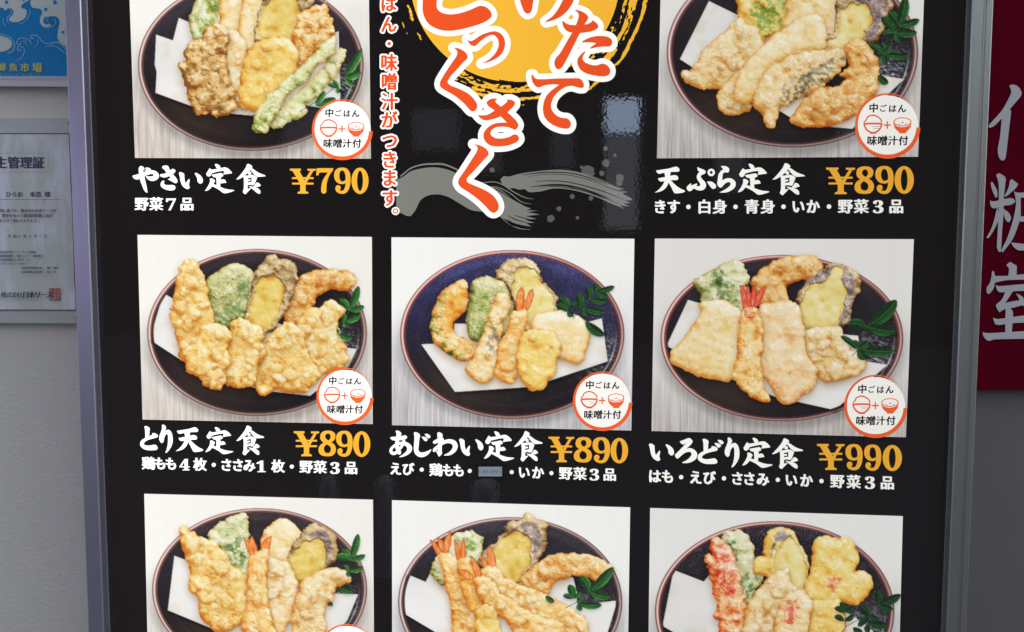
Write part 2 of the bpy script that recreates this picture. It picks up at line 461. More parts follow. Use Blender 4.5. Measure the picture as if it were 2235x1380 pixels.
        big = worley(wxx / (cell * 1.9), wyy / (cell * 1.8), sd_ + 12)
        mid = worley(wxx / cell, wyy / cell, sd_ + 13)
        sm = worley(wxx / (cell * .55), wyy / (cell * .55), sd_ + 14)
        lw = worley((X + 9 * (fbm(X / 18, Y / 18, sd_ + 41, 2) - .5)) / lobe, (Y + 9 * (fbm(X / 18, Y / 18, sd_ + 42, 2) - .5)) / lobe, sd_ + 43)
        # the crust swells in round lumps past the outline
        sd0 = polysd(wx, wy, pts) + ((1.8 if sty != 'bean' else -4.0) if lump is None else 0)
        edge = np.exp(-(sd0 / 6) ** 2)
        sd = sd0 + edge * crumb * (.9 * (big - .62) + .8 * (mid - .62) + .5 * (sm - .6) + .45 * (vnoise(X / 3.4, Y / 3.4, sd_ + 71) - .5))
        m = ss(-.8, .8, sd)
        raw = (sd > 0).astype(np.float32)
        shm = np.maximum(blur(np.roll(np.roll(raw, 3, 0), 1, 1), 3), .75 * blur(np.roll(raw, 6, 0), 6))
        s.C[W] *= (1 - shadow * shm)[..., None] ** np.array([.75, 1.0, 1.35], np.float32)
        dm = np.clip(sd / dome, 0, 1); dm = blur(np.sqrt(dm * (2 - dm)), 2)
        var = ss(.30, .62, fbm(X / 22, Y / 22, sd_ + 15, 2))
        keep = np.ones_like(X); subq = []
        for sub in subs:
            kind, sp = sub[0], smooth(sub[1], 3, 100)
            sdi = polysd(wx, wy, sp); subq.append((kind, sdi))
            keep = keep * (1 - ss(-SUB[kind][2], SUB[kind][2], sdi) * (1 - SUB[kind][1]))
        kh = hgt * keep
        n1 = fbm(X / 26, Y / 22, sd_ + 51, 3); n2 = fbm(X / 14, Y / 16, sd_ + 53, 3)
        fold = (np.exp(-((n1 - .5) / .045) ** 2) + .5 * np.exp(-((n2 - .52) / .03) ** 2)) * min(1, hgt * hgt * 1.3) * keep
        h0 = dm * min(dome, 24) * .85 + hgt * (.35 + .65 * keep) * (9.5 * blur(lw, 2) + 12.0 * fbm(X / 26, Y / 24, sd_ + 16, 2) - 1.1 * fold)
        h1 = (.25 + .75 * kh) * (2.3 * big * (.45 + .8 * var) + 1.8 * mid * (.25 + .75 * var) + 1.7 * sm * (.45 + .55 * var) + .9 * vnoise(wxx / 2.3, wyy / 2.3, sd_ + 81))
        def lamb(h):
            gy, gx = np.gradient(h, s.STEP)
            return (-gx * LIGHT[0] - gy * LIGHT[1] + LIGHT[2]) / np.sqrt(1 + gx * gx + gy * gy)
        l0 = lamb(h0); lam = lamb(h0 + h1); h = h0 + h1
        cav = blur(h, 1) - blur(h, 5); cav2 = h - blur(h, 2)
        glob = fbm(X / 34, Y / 34, sd_ + 18, 2) - .5
        bub = worley(wxx / (cell * .62), wyy / (cell * .62), sd_ + 61); bh = vnoise(wxx / (cell * .7), wyy / (cell * .7), sd_ + 62)
        bubs = ss(.60, .95, bub) * ss(.55, .8, bh) * var * min(hgt + .15, 1.1) * keep
        t = .505 + .84 * (l0 - .70) + .64 * (lam - l0) + .025 * cav + .05 * cav2 + .42 * glob + .26 * bubs
        t = t + .10 * (vnoise(X / 2.6, Y / 2.6, sd_ + 19) - .5)
        col = ramp(cols, t)
        for kind, sdi in subq:
            soft = SUB[kind][2]
            q = ss(-soft, soft, sdi + (soft * 1.6 * (fbm(X / 8, Y / 8, sd_ + 23, 2) - .5) * 2 if soft > 4 else 0))
            c2 = ramp(SUB[kind][0], t + (.08 if kind.startswith('face') else 0))
            if kind.startswith('face'): c2 = c2 * (1 - .30 * np.exp(-((sdi - .5) / 1.6) ** 2))[..., None]
            if kind in ('grn', 'dkgrn', 'red', 'skin'): q = q * ss(.34, .60, fbm(X / 8, Y / 8, sd_ + 29, 3) + .06 - .06 * cav)
            col = col * (1 - q[..., None]) + c2 * q[..., None]
        spec = np.clip(lam - .90, 0, 1) * 5 * ss(.5, .8, vnoise(X / 3, Y / 3, sd_ + 33))
        col = col + spec[..., None] * .30
        warm = np.clip(ss(.2, 3.2, -cav) * .38 + .16 * np.exp(-(sd / 2.2) ** 2) + .20 * np.exp(-(sd / 7) ** 2) * ss(.9, .45, l0), 0, .6)
        col = col * (1 - warm)[..., None] ** np.array([.22, 1.0, 2.3], np.float32)
        col = col * (1 - .3 * ss(2.2, 6, -cav))[..., None] ** np.array([.6, 1, 1.3], np.float32)
        if lump is not None:
            s.put(W, m * ss(-1.5, 3.0, sd) * .82, col, None); return
        lab = s.new(name); s.put(W, m, col, lab)
        n = LUMPS.get(sty, 0) if not subs else 0
        if n:
            rg = np.random.RandomState(sd_); p = np.asarray(pts); x0, y0 = p.min(0); x1, y1 = p.max(0); done = []
            n = int(n * (x1 - x0) * (y1 - y0) / 9000.) + 1
            for _ in range(60):
                if len(done) >= n: break
                cx, cy = rg.uniform(x0, x1), rg.uniform(y0, y1); r = rg.uniform(6, 19)
                d = float(polysd(np.array([[cx]], np.float32), np.array([[cy]], np.float32), pts)[0, 0])
                if d < r * .72 or any((cx - a) ** 2 + (cy - b) ** 2 < (.62 * (r + c)) ** 2 for a, b, c in done): continue
                done.append((cx, cy, r))
            for cx, cy, r in sorted(done, key=lambda q: q[1]):
                th = rg.uniform(0, 3.14); e = rg.uniform(.65, 1.0)
                el = [(cx + r * math.cos(a) * math.cos(th) - r * e * math.sin(a) * math.sin(th) + rg.uniform(-.12, .12) * r, cy + r * math.cos(a) * math.sin(th) + r * e * math.sin(a) * math.cos(th) + rg.uniform(-.12, .12) * r) for a in np.linspace(0, 2 * math.pi, 9, endpoint=False)]
                s.piece(name, sty, el, (), .26, (lab, r))
    def fin(s, pts, hot=1.0):
        pts = smooth(pts, 3, 60); W = s.win(pts, 8)
        if W is None: return
        X, Y = s.X[W], s.Y[W]; s.seed += 3
        sd = polysd(X + 1.2 * (vnoise(X / 3, Y / 3, s.seed) - .5), Y, pts); m = ss(-.7, .7, sd)
        t = .35 + .5 * ss(0, 5, sd) * vnoise(X / 1.8, Y / 10, s.seed + 1) + .35 * (fbm(X / 8, Y / 8, s.seed + 5) - .3)
        c = ramp(SUB['tail'][0] if hot < 1.5 else [(190, 40, 24), (228, 70, 44), (240, 110, 80), (255, 190, 160)], t)
        c = c * (1 - .4 * np.exp(-(sd / 1.5) ** 2))[..., None]
        s.put(W, m, c, s.new('shrimp_tail'))
    def leaf(s, bx, by, tx, ty, wd, tone=1.0):
        s.seed += 1
        b = np.array([bx, by]); t = np.array([tx, ty]); d = t - b; L = np.hypot(*d); e = d / L; nn = np.array([-e[1], e[0]])
        wd = wd * .86
        W = s.win([b - wd, b + wd, t - wd, t + wd], 6)
        if W is None: return
        X, Y = s.X[W], s.Y[W]
        a = ((X - bx) * e[0] + (Y - by) * e[1]) / L; o = (X - bx) * nn[0] + (Y - by) * nn[1]
        o = o - wd * .10 * np.sin(np.clip(a, 0, 1) * 3.14)
        prof = np.clip(a, 0, 1) ** .75 * (1 - np.clip(a, 0, 1)) ** .62 * 2.05
        sd = np.where((a > 0) & (a < 1), prof * wd / 2 - np.abs(o), -2)
        s.C[W] *= (1 - .35 * blur(np.roll((sd > 0).astype(np.float32), 3, 0), 2))[..., None]
        k = ss(-.2, 1, o / (wd / 2 + .1)) * .55 + .25 * fbm(X / 6, Y / 6, s.seed)+ .05 * np.cos(np.abs(o) * 1.3 - a * L * .5)
        k = k + .30 * (tone - 1)
        c = ramp([(12, 42, 20), (36, 92, 40), (78, 148, 62), (176, 214, 150)], k * tone)
        c = c + (lin((150, 190, 110)) * tone) * (np.exp(-(o / .7) ** 2) * .28)[..., None]
        s.put(W, ss(-.6, .6, sd), c, s.new('leaf'))
    def stem(s, pts, wdt=1.6, col=(58, 88, 42)):
        pts = crline(np.array(pts, float)); W = s.win(pts, 6)
        if W is None: return
        X, Y = s.X[W], s.Y[W]; best = np.full(X.shape, 1e9)
        for i in range(len(pts) - 1):
            a, b = pts[i], pts[i + 1]; d = b - a; L = d @ d + 1e-9
            t = np.clip(((X - a[0]) * d[0] + (Y - a[1]) * d[1]) / L, 0, 1)
            best = np.minimum(best, (X - a[0] - t * d[0]) ** 2 + (Y - a[1] - t * d[1]) ** 2)
        s.put(W, ss(wdt * .5 + .6, wdt * .5 - .6, np.sqrt(best)), lin(col) * np.ones(3), None)
    def build(s, parent, label, depth, names_top='dish_photo'):
        w3 = P(s.X, s.Y, depth).reshape(-1, 3)
        vf = vfac(w3[:, 0])
        g = s.tone * vf ** -.55
        C = np.clip(s.C.reshape(-1, 3), 0, 1.3) * g[:, None]
        idx = np.arange(s.nx * s.ny).reshape(s.ny, s.nx)
        q = np.stack([idx[:-1, :-1], idx[1:, :-1], idx[1:, 1:], idx[:-1, 1:]], -1).reshape(-1, 4)
        lab = s.L[:-1, :-1].reshape(-1)
        root = None
        for k in range(len(s.names)):
            sel = q[lab == k]
            if len(sel) < 6: continue
            u, inv = np.unique(sel.ravel(), return_inverse=True)
            me = bpy.data.meshes.new(s.names[k])
            me.vertices.add(len(u)); me.vertices.foreach_set('co', w3[u].astype(np.float32).ravel())
            me.loops.add(len(inv)); me.loops.foreach_set('vertex_index', inv.astype(np.int32).ravel())
            me.polygons.add(len(sel)); me.polygons.foreach_set('loop_start', np.arange(0, len(inv), 4, dtype=np.int32))
            me.update(calc_edges=True)
            at = me.color_attributes.new('print', 'FLOAT_COLOR', 'POINT')
            at.data.foreach_set('color', np.hstack([C[u], np.ones((len(u), 1))]).astype(np.float32).ravel())
            me.materials.append(M_photo)
            o = bpy.data.objects.new(s.names[k] if k else names_top, me); COL.objects.link(o)
            if k == 0: root = o; attach(o, parent); 
            else: o.parent = root
            if k == 0 and label: o['label'] = label
        return root

# ------------------------------------------------------------------ the menu sign
sign = empty('menu_sign', (float(P(1117, 690)[0]), 0, .55))
tagit(sign, 'large lit black menu board in aluminium rails with eight tempura dish photos and yen prices', 'menu sign')
ROT = sign

def V(s):  # "x,y x,y ..." -> points
    return [tuple(float(q) for q in p.split(',')) for p in s.split()]

def dish(label, crop, quad, seed, tone, plate, wood, paper, items):
    ox, oy, sc = crop
    ph = Photo(quad, seed, tone)
    ph.wood(*wood)
    T = lambda p: tr(p, ox, oy, sc)
    cx, cy, rx, ry = plate[:4]
    ph.plate(ox + cx * sc, oy + cy * sc, rx * sc, ry * sc, *plate[4:])
    ph.paper(T(V(paper)))
    for it in items:
        k = it[0]
        if k == 'L':      # leaves: base then tips with width
            tone_l = it[2] if len(it) > 2 else 1.0
            for grp in it[1].split(';'):
                q = V(grp); b = q[0]
                for t in q[1:]:
                    ph.leaf(ox + b[0] * sc, oy + b[1] * sc, ox + t[0] * sc, oy + t[1] * sc, t[2] * sc * 1.15, tone_l)
        elif k == 'S': ph.stem(T(V(it[1])))
        elif k == 'F':
            for g in it[1].split(';'): ph.fin(T(V(g)), it[2] if len(it) > 2 else 1.0)
        elif k == 'D': ph.dark(T(V(it[1])))
        else:
            ph.piece(it[0], it[1], T(V(it[2])), [(a, T(V(b))) for a, b in it[3:]])
    return ph.build(ROT, label, -.0006)

W1 = ((251, 248, 242), (212, 202, 194)); W2 = ((250, 249, 246), (202, 199, 200)); W3 = ((240, 238, 233), (196, 190, 186))
DISHES = []
# top left
DISHES.append(dish('photo of vegetable tempura with green beans and mushroom', (280, 0, .25357), [(280.8, -62), (804.5, -62), (809.5, 346.7), (294.5, 345)], 11, .84,
 (1055, 560, 972, 739, (112, 78, 74), (44, 40, 50), .06), W1,
 '435,155 385,350 240,300 228,560 245,620 235,800 560,920 900,980 1060,995 1500,900 1820,960 1825,800 1810,270 1740,300 1400,500 700,300 540,200',
 [('shiso_tempura', 'shiso', '600,20 660,-60 780,-90 850,40 850,200 790,300 690,360 560,330 535,180 560,90', ('grn', '650,-20 780,-40 840,60 800,150 720,230 600,310 570,260 680,160')),
  ('lotus_tempura', 'pale', '820,-100 950,-100 985,60 975,180 960,260 900,330 800,260 800,100'),
  ('lotus_tempura', 'pale', '1010,-90 1130,-90 1150,80 1140,200 1110,380 1000,420 950,330 960,200 985,60'),
  ('eggplant_tempura', 'eggskin', '1170,40 1220,-110 1540,-110 1570,60 1530,100 1480,150 1440,350 1400,370 1250,350 1110,340 1110,200', ('face', '1150,120 1190,20 1300,-40 1430,-30 1475,80 1465,220 1415,350 1300,350 1140,340 1110,240')),
  ('vegetable_fritter', 'kaki', '1500,120 1600,90 1680,40 1700,110 1750,180 1745,280 1680,380 1600,440 1530,520 1450,520 1430,380 1420,300 1470,200'),
  ('mushroom_tempura', 'batter', '800,330 880,270 980,330 1010,420 990,560 980,700 1040,800 1000,930 900,880 830,700 800,500'),
  ('sweet_potato_tempura', 'gold', '1100,380 1200,335 1320,325 1400,370 1450,430 1460,520 1420,640 1350,760 1240,860 1120,950 1020,920 960,820 980,640 1000,520'),
  ('mushroom_tempura', 'mush', '490,430 560,360 640,330 660,260 750,225 830,260 850,330 830,480 850,600 870,720 910,820 900,950 860,975 750,990 700,960 620,980 570,930 520,820 500,700 455,600 450,560 510,530'),
  ('green_bean_tempura', 'bean', '1880,430 1850,405 1780,440 1700,520 1600,650 1480,760 1380,850 1280,960 1190,1010 1210,1100 1300,1110 1400,1060 1440,1040 1550,980 1540,900 1680,820 1690,760 1760,680 1840,560'),
  ('green_bean_tempura', 'bean', '1800,290 1740,310 1640,400 1500,550 1380,640 1250,760 1130,900 1080,1000 1070,1060 1050,1110 1100,1155 1200,1150 1230,1080 1290,980 1350,870 1420,780 1530,720 1580,640 1640,560 1740,500 1790,400', ('grn', '1060,1050 1120,1020 1280,1010 1250,1100 1150,1160 1070,1120')),
  ('S', '1480,960 1650,850 1790,740 1870,660'),
  ('L', '1860,675 2012,418,85 2005,622,80 1955,745,60;1815,760 1715,725,55 1805,805,60 1760,690,45;1610,905 1785,850,100 1690,785,70', 1.25)]))
# top right
DISHES.append(dish('photo of tempura set with white fish squid and a pumpkin arc', (1430, 0, .26398), [(1443, -62), (2019, -62), (2004, 342.4), (1433.7, 345.8)], 23, .84,
 (1135, 430, 1040, 790, (116, 72, 76), (28, 24, 30), .08), W3,
 '445,10 205,490 560,720 1000,900 1150,990 1400,1045 1630,1065 2055,655 1840,620 1500,300 800,200 690,130',
 [('shiso_tempura', 'gold', '690,40 700,-110 1130,-110 1130,40 1090,150 1050,240 1000,270 940,290 860,360 820,300 760,260 700,160', ('grn', '800,30 1110,0 1060,200 850,340 830,180')),
  ('squid_tempura', 'pale', '1090,100 1110,-110 1500,-110 1540,60 1540,200 1500,350 1450,420 1380,420 1250,330 1100,270 1060,230'),
  ('eggplant_tempura', 'eggskin', '1510,80 1560,-110 1930,-110 1910,150 1840,300 1780,335 1730,330 1650,400 1400,420 1400,330 1500,260', ('purple', '1560,-40 1920,-40 1880,150 1820,280 1740,300 1800,120'), ('facep', '1510,160 1560,60 1680,25 1780,60 1800,160 1760,250 1700,330 1600,390 1400,410 1420,340 1500,300')),
  ('D', '1340,740 1440,640 1600,470 1660,520 1600,640 1500,740 1400,760'),
  ('white_fish_tempura', 'batter', '700,150 760,220 830,240 870,330 900,400 880,520 700,700 560,740 500,720 370,725 290,690 225,640 230,600 310,570 400,430 520,320 620,240'),
  ('white_fish_tempura', 'batter', '560,720 640,640 760,600 840,760 800,830 770,900 700,935 590,930 530,870 525,780'),
  ('squid_tempura', 'pale', '1290,130 1370,150 1400,230 1410,330 1390,400 1300,440 1150,470 1050,520 950,580 900,680 850,760 800,820 740,850 670,830 650,770 680,650 740,540 850,420 950,320 1080,230 1180,160'),
  ('blue_fish_tempura', 'batter', '1560,410 1575,470 1500,600 1400,690 1300,780 1170,800 1100,860 1030,880 1000,970 960,1050 910,1035 900,950 850,900 810,870 820,790 860,720 910,600 1000,540 1100,490 1200,440 1350,430 1480,420', ('skin', '1540,470 1440,640 1300,760 1100,850 1030,870 1070,730 1250,600 1400,510')),
  ('pumpkin_tempura', 'pumpkin', '1570,400 1650,330 1720,340 1790,420 1840,530 1835,700 1780,820 1680,920 1560,1000 1400,1035 1250,1040 1130,1010 1150,950 1220,850 1340,760 1420,740 1480,740 1540,700 1600,640 1540,620 1610,560 1600,480'),
  ('S', '2010,150 1960,330 1840,510'), ('S', '1990,260 2060,200'),
  ('L', '1840,620 1925,695,85;1890,450 2095,465,80 1765,365,70 1880,350,60 1945,380,60 1910,540,70 1840,440,60;1985,270 1870,140,100 1880,290,70 2165,270,85 2030,355,60;2015,215 1930,95,95 2070,-30,110 2185,165,85', .85)]))
# middle left
DISHES.append(dish('photo of chicken tempura with pumpkin and eggplant', (290, 500, .31160), [(300, 512.8), (811.6, 517.4), (813.5, 926), (311, 916)], 31, .84,
 (870, 725, 770, 585, (118, 78, 70), (30, 26, 28), .06), W1,
 '215,450 118,775 380,945 900,1130 1240,1168 1510,960 1567,842 1300,800 900,600 300,500',
 [('pumpkin_tempura', 'pumpkin', '1075,660 1085,520 1120,420 1190,330 1300,295 1430,290 1530,315 1550,350 1500,425 1400,415 1320,430 1270,500 1240,560 1180,640 1120,680'),
  ('pepper_tempura', 'green', '515,385 600,300 700,250 800,275 850,330 850,420 820,520 790,600 740,645 660,700 580,680 540,560 520,480', ('dkgrn', '840,340 840,430 790,600 740,650 640,690 570,620 620,560 720,480 760,340')),
  ('eggplant_tempura', 'eggskin', '860,330 900,250 970,205 1060,210 1110,235 1140,310 1130,400 1100,480 1060,590 1000,680 910,755 840,720 805,640 800,560 830,440', ('face', '885,340 960,320 1030,350 1062,420 1050,520 1000,640 915,725 850,710 808,640 805,560 850,430')),
  ('chicken_breast_tempura', 'chicken', '380,215 440,240 480,310 510,400 525,500 555,620 560,720 520,800 440,870 380,920 330,890 325,800 295,700 270,600 295,500 305,400 320,320'),
  ('chicken_thigh_tempura', 'chicken', '1180,620 1250,555 1310,570 1330,550 1380,510 1480,560 1470,600 1430,640 1450,760 1490,860 1500,930 1440,980 1330,1010 1280,960 1220,880 1180,780 1150,700'),
  ('chicken_thigh_tempura', 'chicken', '1020,700 1100,660 1170,700 1190,800 1230,900 1300,1000 1270,1080 1170,1145 1060,1120 1000,1110 920,1165 880,1120 845,1040 870,980 900,900 930,800 980,740'),
  ('chicken_thigh_tempura', 'chicken', '690,650 760,635 850,670 890,720 905,790 920,870 880,940 850,1000 835,1080 730,1100 670,1080 615,1030 640,980 680,930 655,850 670,760 700,720'),
  ('chicken_thigh_tempura', 'chicken', '480,700 560,665 640,690 680,760 650,830 670,930 640,1000 630,1090 570,1115 500,1080 460,1010 385,1000 380,900 360,860 430,810 470,760'),
  ('S', '1440,770 1430,690 1470,640 1515,575'),
  ('L', '1515,572 1582,400,72 1452,488,62 1622,542,56;1475,650 1597,606,58 1505,682,50 1480,590,40;1440,735 1535,772,60 1432,700,30', 1.15)]))
# middle centre
DISHES.append(dish('photo of shrimp chicken and squid tempura on a blue plate', (840, 500, .31891), [(854.4, 518.2), (1384.7, 521.4), (1378, 940), (855.6, 928.3)], 47, .90,
 (872, 722, 768, 578, (128, 70, 66), (44, 46, 92), .32), W2,
 '250,790 480,1115 1000,1080 1525,905 1485,612 1380,640 1000,700 560,650 475,648 470,750 350,785',
 [('pumpkin_tempura', 'pumpkin', '540,350 555,400 560,500 530,560 490,590 460,640 455,700 490,740 560,760 620,790 610,850 560,890 500,885 420,840 360,790 335,740 325,640 345,540 380,460 440,400', ('grn', '400,440 330,600 330,760 420,860 520,900 570,860 440,800 370,700 380,560 430,450'), ('orange', '500,400 560,420 540,560 470,600 450,700 420,720 410,600 450,470')),
  ('eggplant_tempura', 'eggskin', '780,290 830,230 900,212 980,215 1040,280 1090,380 1160,480 1170,550 1120,600 1040,660 950,690 870,500 860,430 780,350', ('facep', '880,330 920,270 980,265 1050,300 1100,390 1150,480 1150,560 1080,610 990,660 950,600 880,460')),
  ('pepper_tempura', 'green', '600,370 660,335 740,345 800,370 840,430 870,540 870,620 850,680 800,740 700,750 640,765 590,740 565,660 570,560 590,450', ('grn', '640,430 720,420 700,560 670,740 610,740 640,560')),
  ('squid_tempura', 'pale', '1000,640 1060,590 1150,570 1250,575 1350,620 1390,660 1400,720 1370,840 1330,915 1270,900 1180,870 1120,780 1020,720'),
  ('fish_tempura', 'batter', '760,450 830,450 845,520 810,620 790,720 770,800 770,900 740,980 700,1040 640,1040 580,1000 560,950 610,880 640,800 690,700 710,620 740,550', ('skin', '740,640 790,640 760,780 720,860 690,820')),
  ('F', '935,395 957,430 955,500 930,575 900,575 900,450;1010,408 1022,450 995,530 955,580 930,560 960,490 985,430', 1.0),
  ('shrimp_tempura', 'shrimp', '890,570 960,580 945,680 920,770 900,860 900,980 860,1045 800,1030 750,990 770,900 790,800 830,720 860,640'),
  ('chicken_tempura', 'gold', '960,720 1040,690 1130,700 1190,780 1190,840 1160,880 1165,960 1130,1010 1090,1080 1020,1100 980,1080 930,1020 910,950 910,850 920,790'),
  ('S', '1290,610 1350,540 1400,480 1480,405'),
  ('L', '1370,635 1500,732,85;1360,540 1505,572,58 1385,600,48;1340,540 1262,515,50 1320,440,72;1250,555 1200,468,90 1168,520,55 1290,600,55;1400,478 1385,390,66 1515,500,56;1445,432 1572,394,56 1530,465,50 1440,370,55', .8)]))
# middle right
DISHES.append(dish('photo of pike eel shrimp and chicken tempura with a big leaf sprig', (1410, 500, .33333), [(1429.3, 521), (1994.7, 522.3), (1977.3, 954.7), (1422, 941)], 59, .84,
 (890, 715, 795, 545, (132, 74, 70), (28, 26, 34), .08), W3,
 '275,465 135,765 500,960 850,1100 1235,1185 1580,890 1400,860 1390,700 1280,690 1000,600 400,500',
 [('shiso_tempura', 'shiso', '325,345 400,300 500,240 600,215 640,260 670,340 650,360 640,540 560,520 480,490 400,480 370,450 380,420 340,390', ('dkgrn', '430,290 560,290 560,420 600,480 500,480 440,400')),
  ('pumpkin_tempura', 'pumpkin', '690,350 740,290 820,230 900,200 1000,182 1100,190 1150,230 1150,280 1120,330 1000,330 930,360 910,430 930,500 850,520 760,530 720,400'),
  ('eggplant_tempura', 'eggskin', '1020,400 1080,330 1150,270 1250,240 1310,260 1380,300 1400,370 1360,430 1340,520 1325,590 1260,640 1180,680 1050,650 990,500', ('purple', '1060,370 1150,270 1350,290 1340,560 1270,620 1200,330 1090,380'), ('facep', '1030,430 1090,370 1180,330 1230,250 1300,260 1285,330 1310,400 1300,500 1240,640 1180,700 1060,660 1000,520')),
  ('pike_eel_tempura', 'pale', '350,500 400,480 500,470 560,500 620,560 620,700 600,850 560,980 500,985 370,965 290,930 200,890 165,850 185,790 250,720 310,640 370,540'),
  ('squid_tempura', 'batter', '1000,680 1100,660 1250,640 1290,700 1340,800 1420,840 1430,900 1380,950 1280,980 1180,1000 1130,950 1080,880 1040,800'),
  ('chicken_breast_tempura', 'pink', '740,530 820,490 900,475 970,490 1010,560 1030,680 1040,800 1080,880 1120,950 1090,1040 1020,1080 980,1120 920,1145 870,1110 820,1020 760,950 740,820 730,680'),
  ('F', '612,370 640,366 665,450 690,550 640,560 622,450;655,372 672,375 695,470 695,540 662,500;700,366 722,368 718,460 705,540 682,480;775,370 788,380 765,450 735,500 705,520 720,430', 2.0),
  ('shrimp_tempura', 'shrimp', '640,540 720,530 750,640 760,760 740,840 760,930 760,1030 800,1110 770,1130 700,1100 640,1050 590,1000 565,950 600,860 610,740 620,640', ('red', '640,480 740,480 735,560 645,570')),
  ('S', '1445,640 1420,700 1385,790 1350,830'),
  ('L', '1390,785 1620,800,92 1458,732,60 1440,858,72 1340,735,70 1275,700,50;1445,640 1642,468,120 1636,668,92 1318,622,92', .75)]))
# bottom left
DISHES.append(dish('photo of mixed tempura with one shrimp tail and white root', (300, 1070, .23714), [(314.7, 1078), (814, 1090.9), (817, 1500), (324, 1486)], 67, .84,
 (1125, 912, 990, 747, (122, 84, 78), (40, 32, 36)), W1,
 '340,605 280,1105 700,1280 1100,1500 1600,1560 1930,1200 2030,960 1800,950 1500,700 800,700 465,650',
 [('shiso_tempura', 'shiso', '660,450 700,350 800,295 820,255 900,240 990,235 1000,330 1020,450 1030,600 1020,720 990,820 900,800 800,620 740,520', ('dkgrn', '800,480 960,420 1010,560 980,740 900,740 830,600')),
  ('white_root_tempura', 'pale', '1150,440 1200,360 1310,280 1420,310 1500,400 1510,460 1440,560 1390,680 1300,740 1180,680 1150,560'),
  ('eggplant_tempura', 'eggskin', '1520,400 1600,340 1690,335 1790,390 1830,480 1830,600 1760,700 1650,780 1500,870 1400,760 1400,600', ('purple', '1540,420 1700,370 1780,480 1780,620 1700,720 1720,500'), ('face', '1400,620 1480,520 1580,455 1680,460 1740,540 1740,640 1690,740 1560,830 1470,900 1400,780')),
  ('chicken_tempura', 'batter', '1190,640 1300,640 1400,700 1450,800 1460,980 1430,1120 1370,1240 1300,1340 1200,1200 1200,1000 1180,850'),
  ('chicken_tempura', 'chicken', '400,360 440,350 560,430 680,480 780,560 850,680 920,740 990,780 990,860 980,950 1000,1060 980,1180 900,1240 800,1300 680,1260 600,1150 560,1000 480,900 500,760 460,620 410,470'),
  ('F', '975,425 1020,470 1055,418 1100,520 1110,590 1050,620 1000,530;1235,422 1225,520 1190,600 1120,620 1130,540 1170,450', 1.0),
  ('shrimp_tempura', 'shrimp', '1050,600 1190,560 1180,700 1170,850 1180,1000 1220,1200 1270,1350 1200,1500 1000,1500 970,1280 1000,1100 1030,900 1030,750'),
  ('L', '1840,880 1990,942,85;1740,1005 1797,1065,60', 1.0),
  ('white_fish_tempura', 'batter', '1520,850 1620,780 1740,740 1850,730 1920,770 1950,830 1900,860 1820,890 1790,990 1720,1060 1720,1180 1730,1300 1700,1500 1480,1500 1440,1300 1440,1120 1480,960'),
  ('S', '1940,760 1965,640'),
  ('L', '1940,745 2082,708,72 1948,798,60 1900,690,50;1962,645 2032,402,92 1885,545,72 2098,598,72 1828,610,95', 1.15)]))
# bottom centre
DISHES.append(dish('photo of four shrimp tempura with orange tails', (840, 1070, .25056), [(855.5, 1092), (1375.5, 1107.6), (1369, 1512), (856, 1498)], 79, .88,
 (1092, 972, 977, 737, (104, 76, 78), (34, 32, 42)), W2,
 '175,725 355,800 430,660 800,700 1640,760 1700,1000 2025,962 1940,1240 1500,1500 800,1450 440,1237 160,1070',
 [('pepper_tempura', 'shiso', '430,640 500,540 560,420 680,370 780,380 840,430 835,560 780,700 600,800 520,820 425,740', ('grn', '700,430 840,420 840,620 760,700 720,560')),
  ('eggplant_tempura', 'eggskin', '950,480 1060,370 1070,300 1130,290 1210,250 1240,215 1310,260 1380,290 1400,380 1380,540 1320,620 1220,720 1130,810 950,780 850,660 860,560', ('purple', '1060,390 1240,290 1330,320 1360,480 1300,640 1270,420 1150,350'), ('face', '930,520 1050,400 1150,360 1240,390 1280,470 1270,600 1210,710 1130,810 1000,760 880,620')),
  ('pumpkin_tempura', 'pumpkin', '1180,790 1280,690 1400,600 1500,565 1620,560 1750,570 1880,620 1970,670 1960,720 1850,770 1780,750 1650,740 1550,760 1460,800 1420,880 1400,910 1300,900'),
  ('F', '388,430 440,450 500,540 560,610 500,640 440,540;452,405 505,440 515,560 470,500;572,348 582,430 565,510 530,570 500,500 530,410', 1.0),
  ('shrimp_tempura', 'shrimp', '480,580 560,560 640,640 680,740 720,880 760,1000 780,1240 760,1450 600,1450 590,1240 580,1000 540,820'),
  ('F', '600,420 640,470 665,600 640,660 610,540;690,405 705,500 710,610 660,610 655,480', 1.0),
  ('shrimp_tempura', 'shrimp', '640,620 720,600 760,680 840,760 860,880 830,1020 740,1040 690,900 660,760', ('orange', '640,620 860,700 840,1000 700,980')),
  ('F', '918,482 960,570 975,690 915,730 888,600 895,520;838,562 890,620 925,710 860,690', 1.0),
  ('shrimp_tempura', 'shrimp', '840,700 960,690 1100,800 1300,870 1500,970 1650,1060 1750,1150 1740,1350 1600,1350 1400,1150 1200,1080 1000,920 880,800'),
  ('F', '748,565 810,640 845,740 800,790 760,690;628,688 720,700 800,775 720,785 655,730', 1.0),
  ('shrimp_tempura', 'shrimp', '780,780 900,770 1000,900 1150,1000 1300,1100 1500,1140 1560,1240 1500,1450 1200,1450 1100,1180 950,1050 830,930'),
  ('white_fish_tempura', 'gold', '800,1060 870,1005 940,1040 980,1150 1000,1240 960,1450 780,1450 790,1200'),
  ('S', '1570,1028 1680,970 1780,900'),
  ('L', '1400,920 1475,978,66;1680,990 1890,1002,88 1712,1050,62 1700,900,60;1640,945 1608,822,95 1552,915,62 1705,890,50;1780,885 1990,672,112 1700,745,105 1965,935,88', 1.0)]))
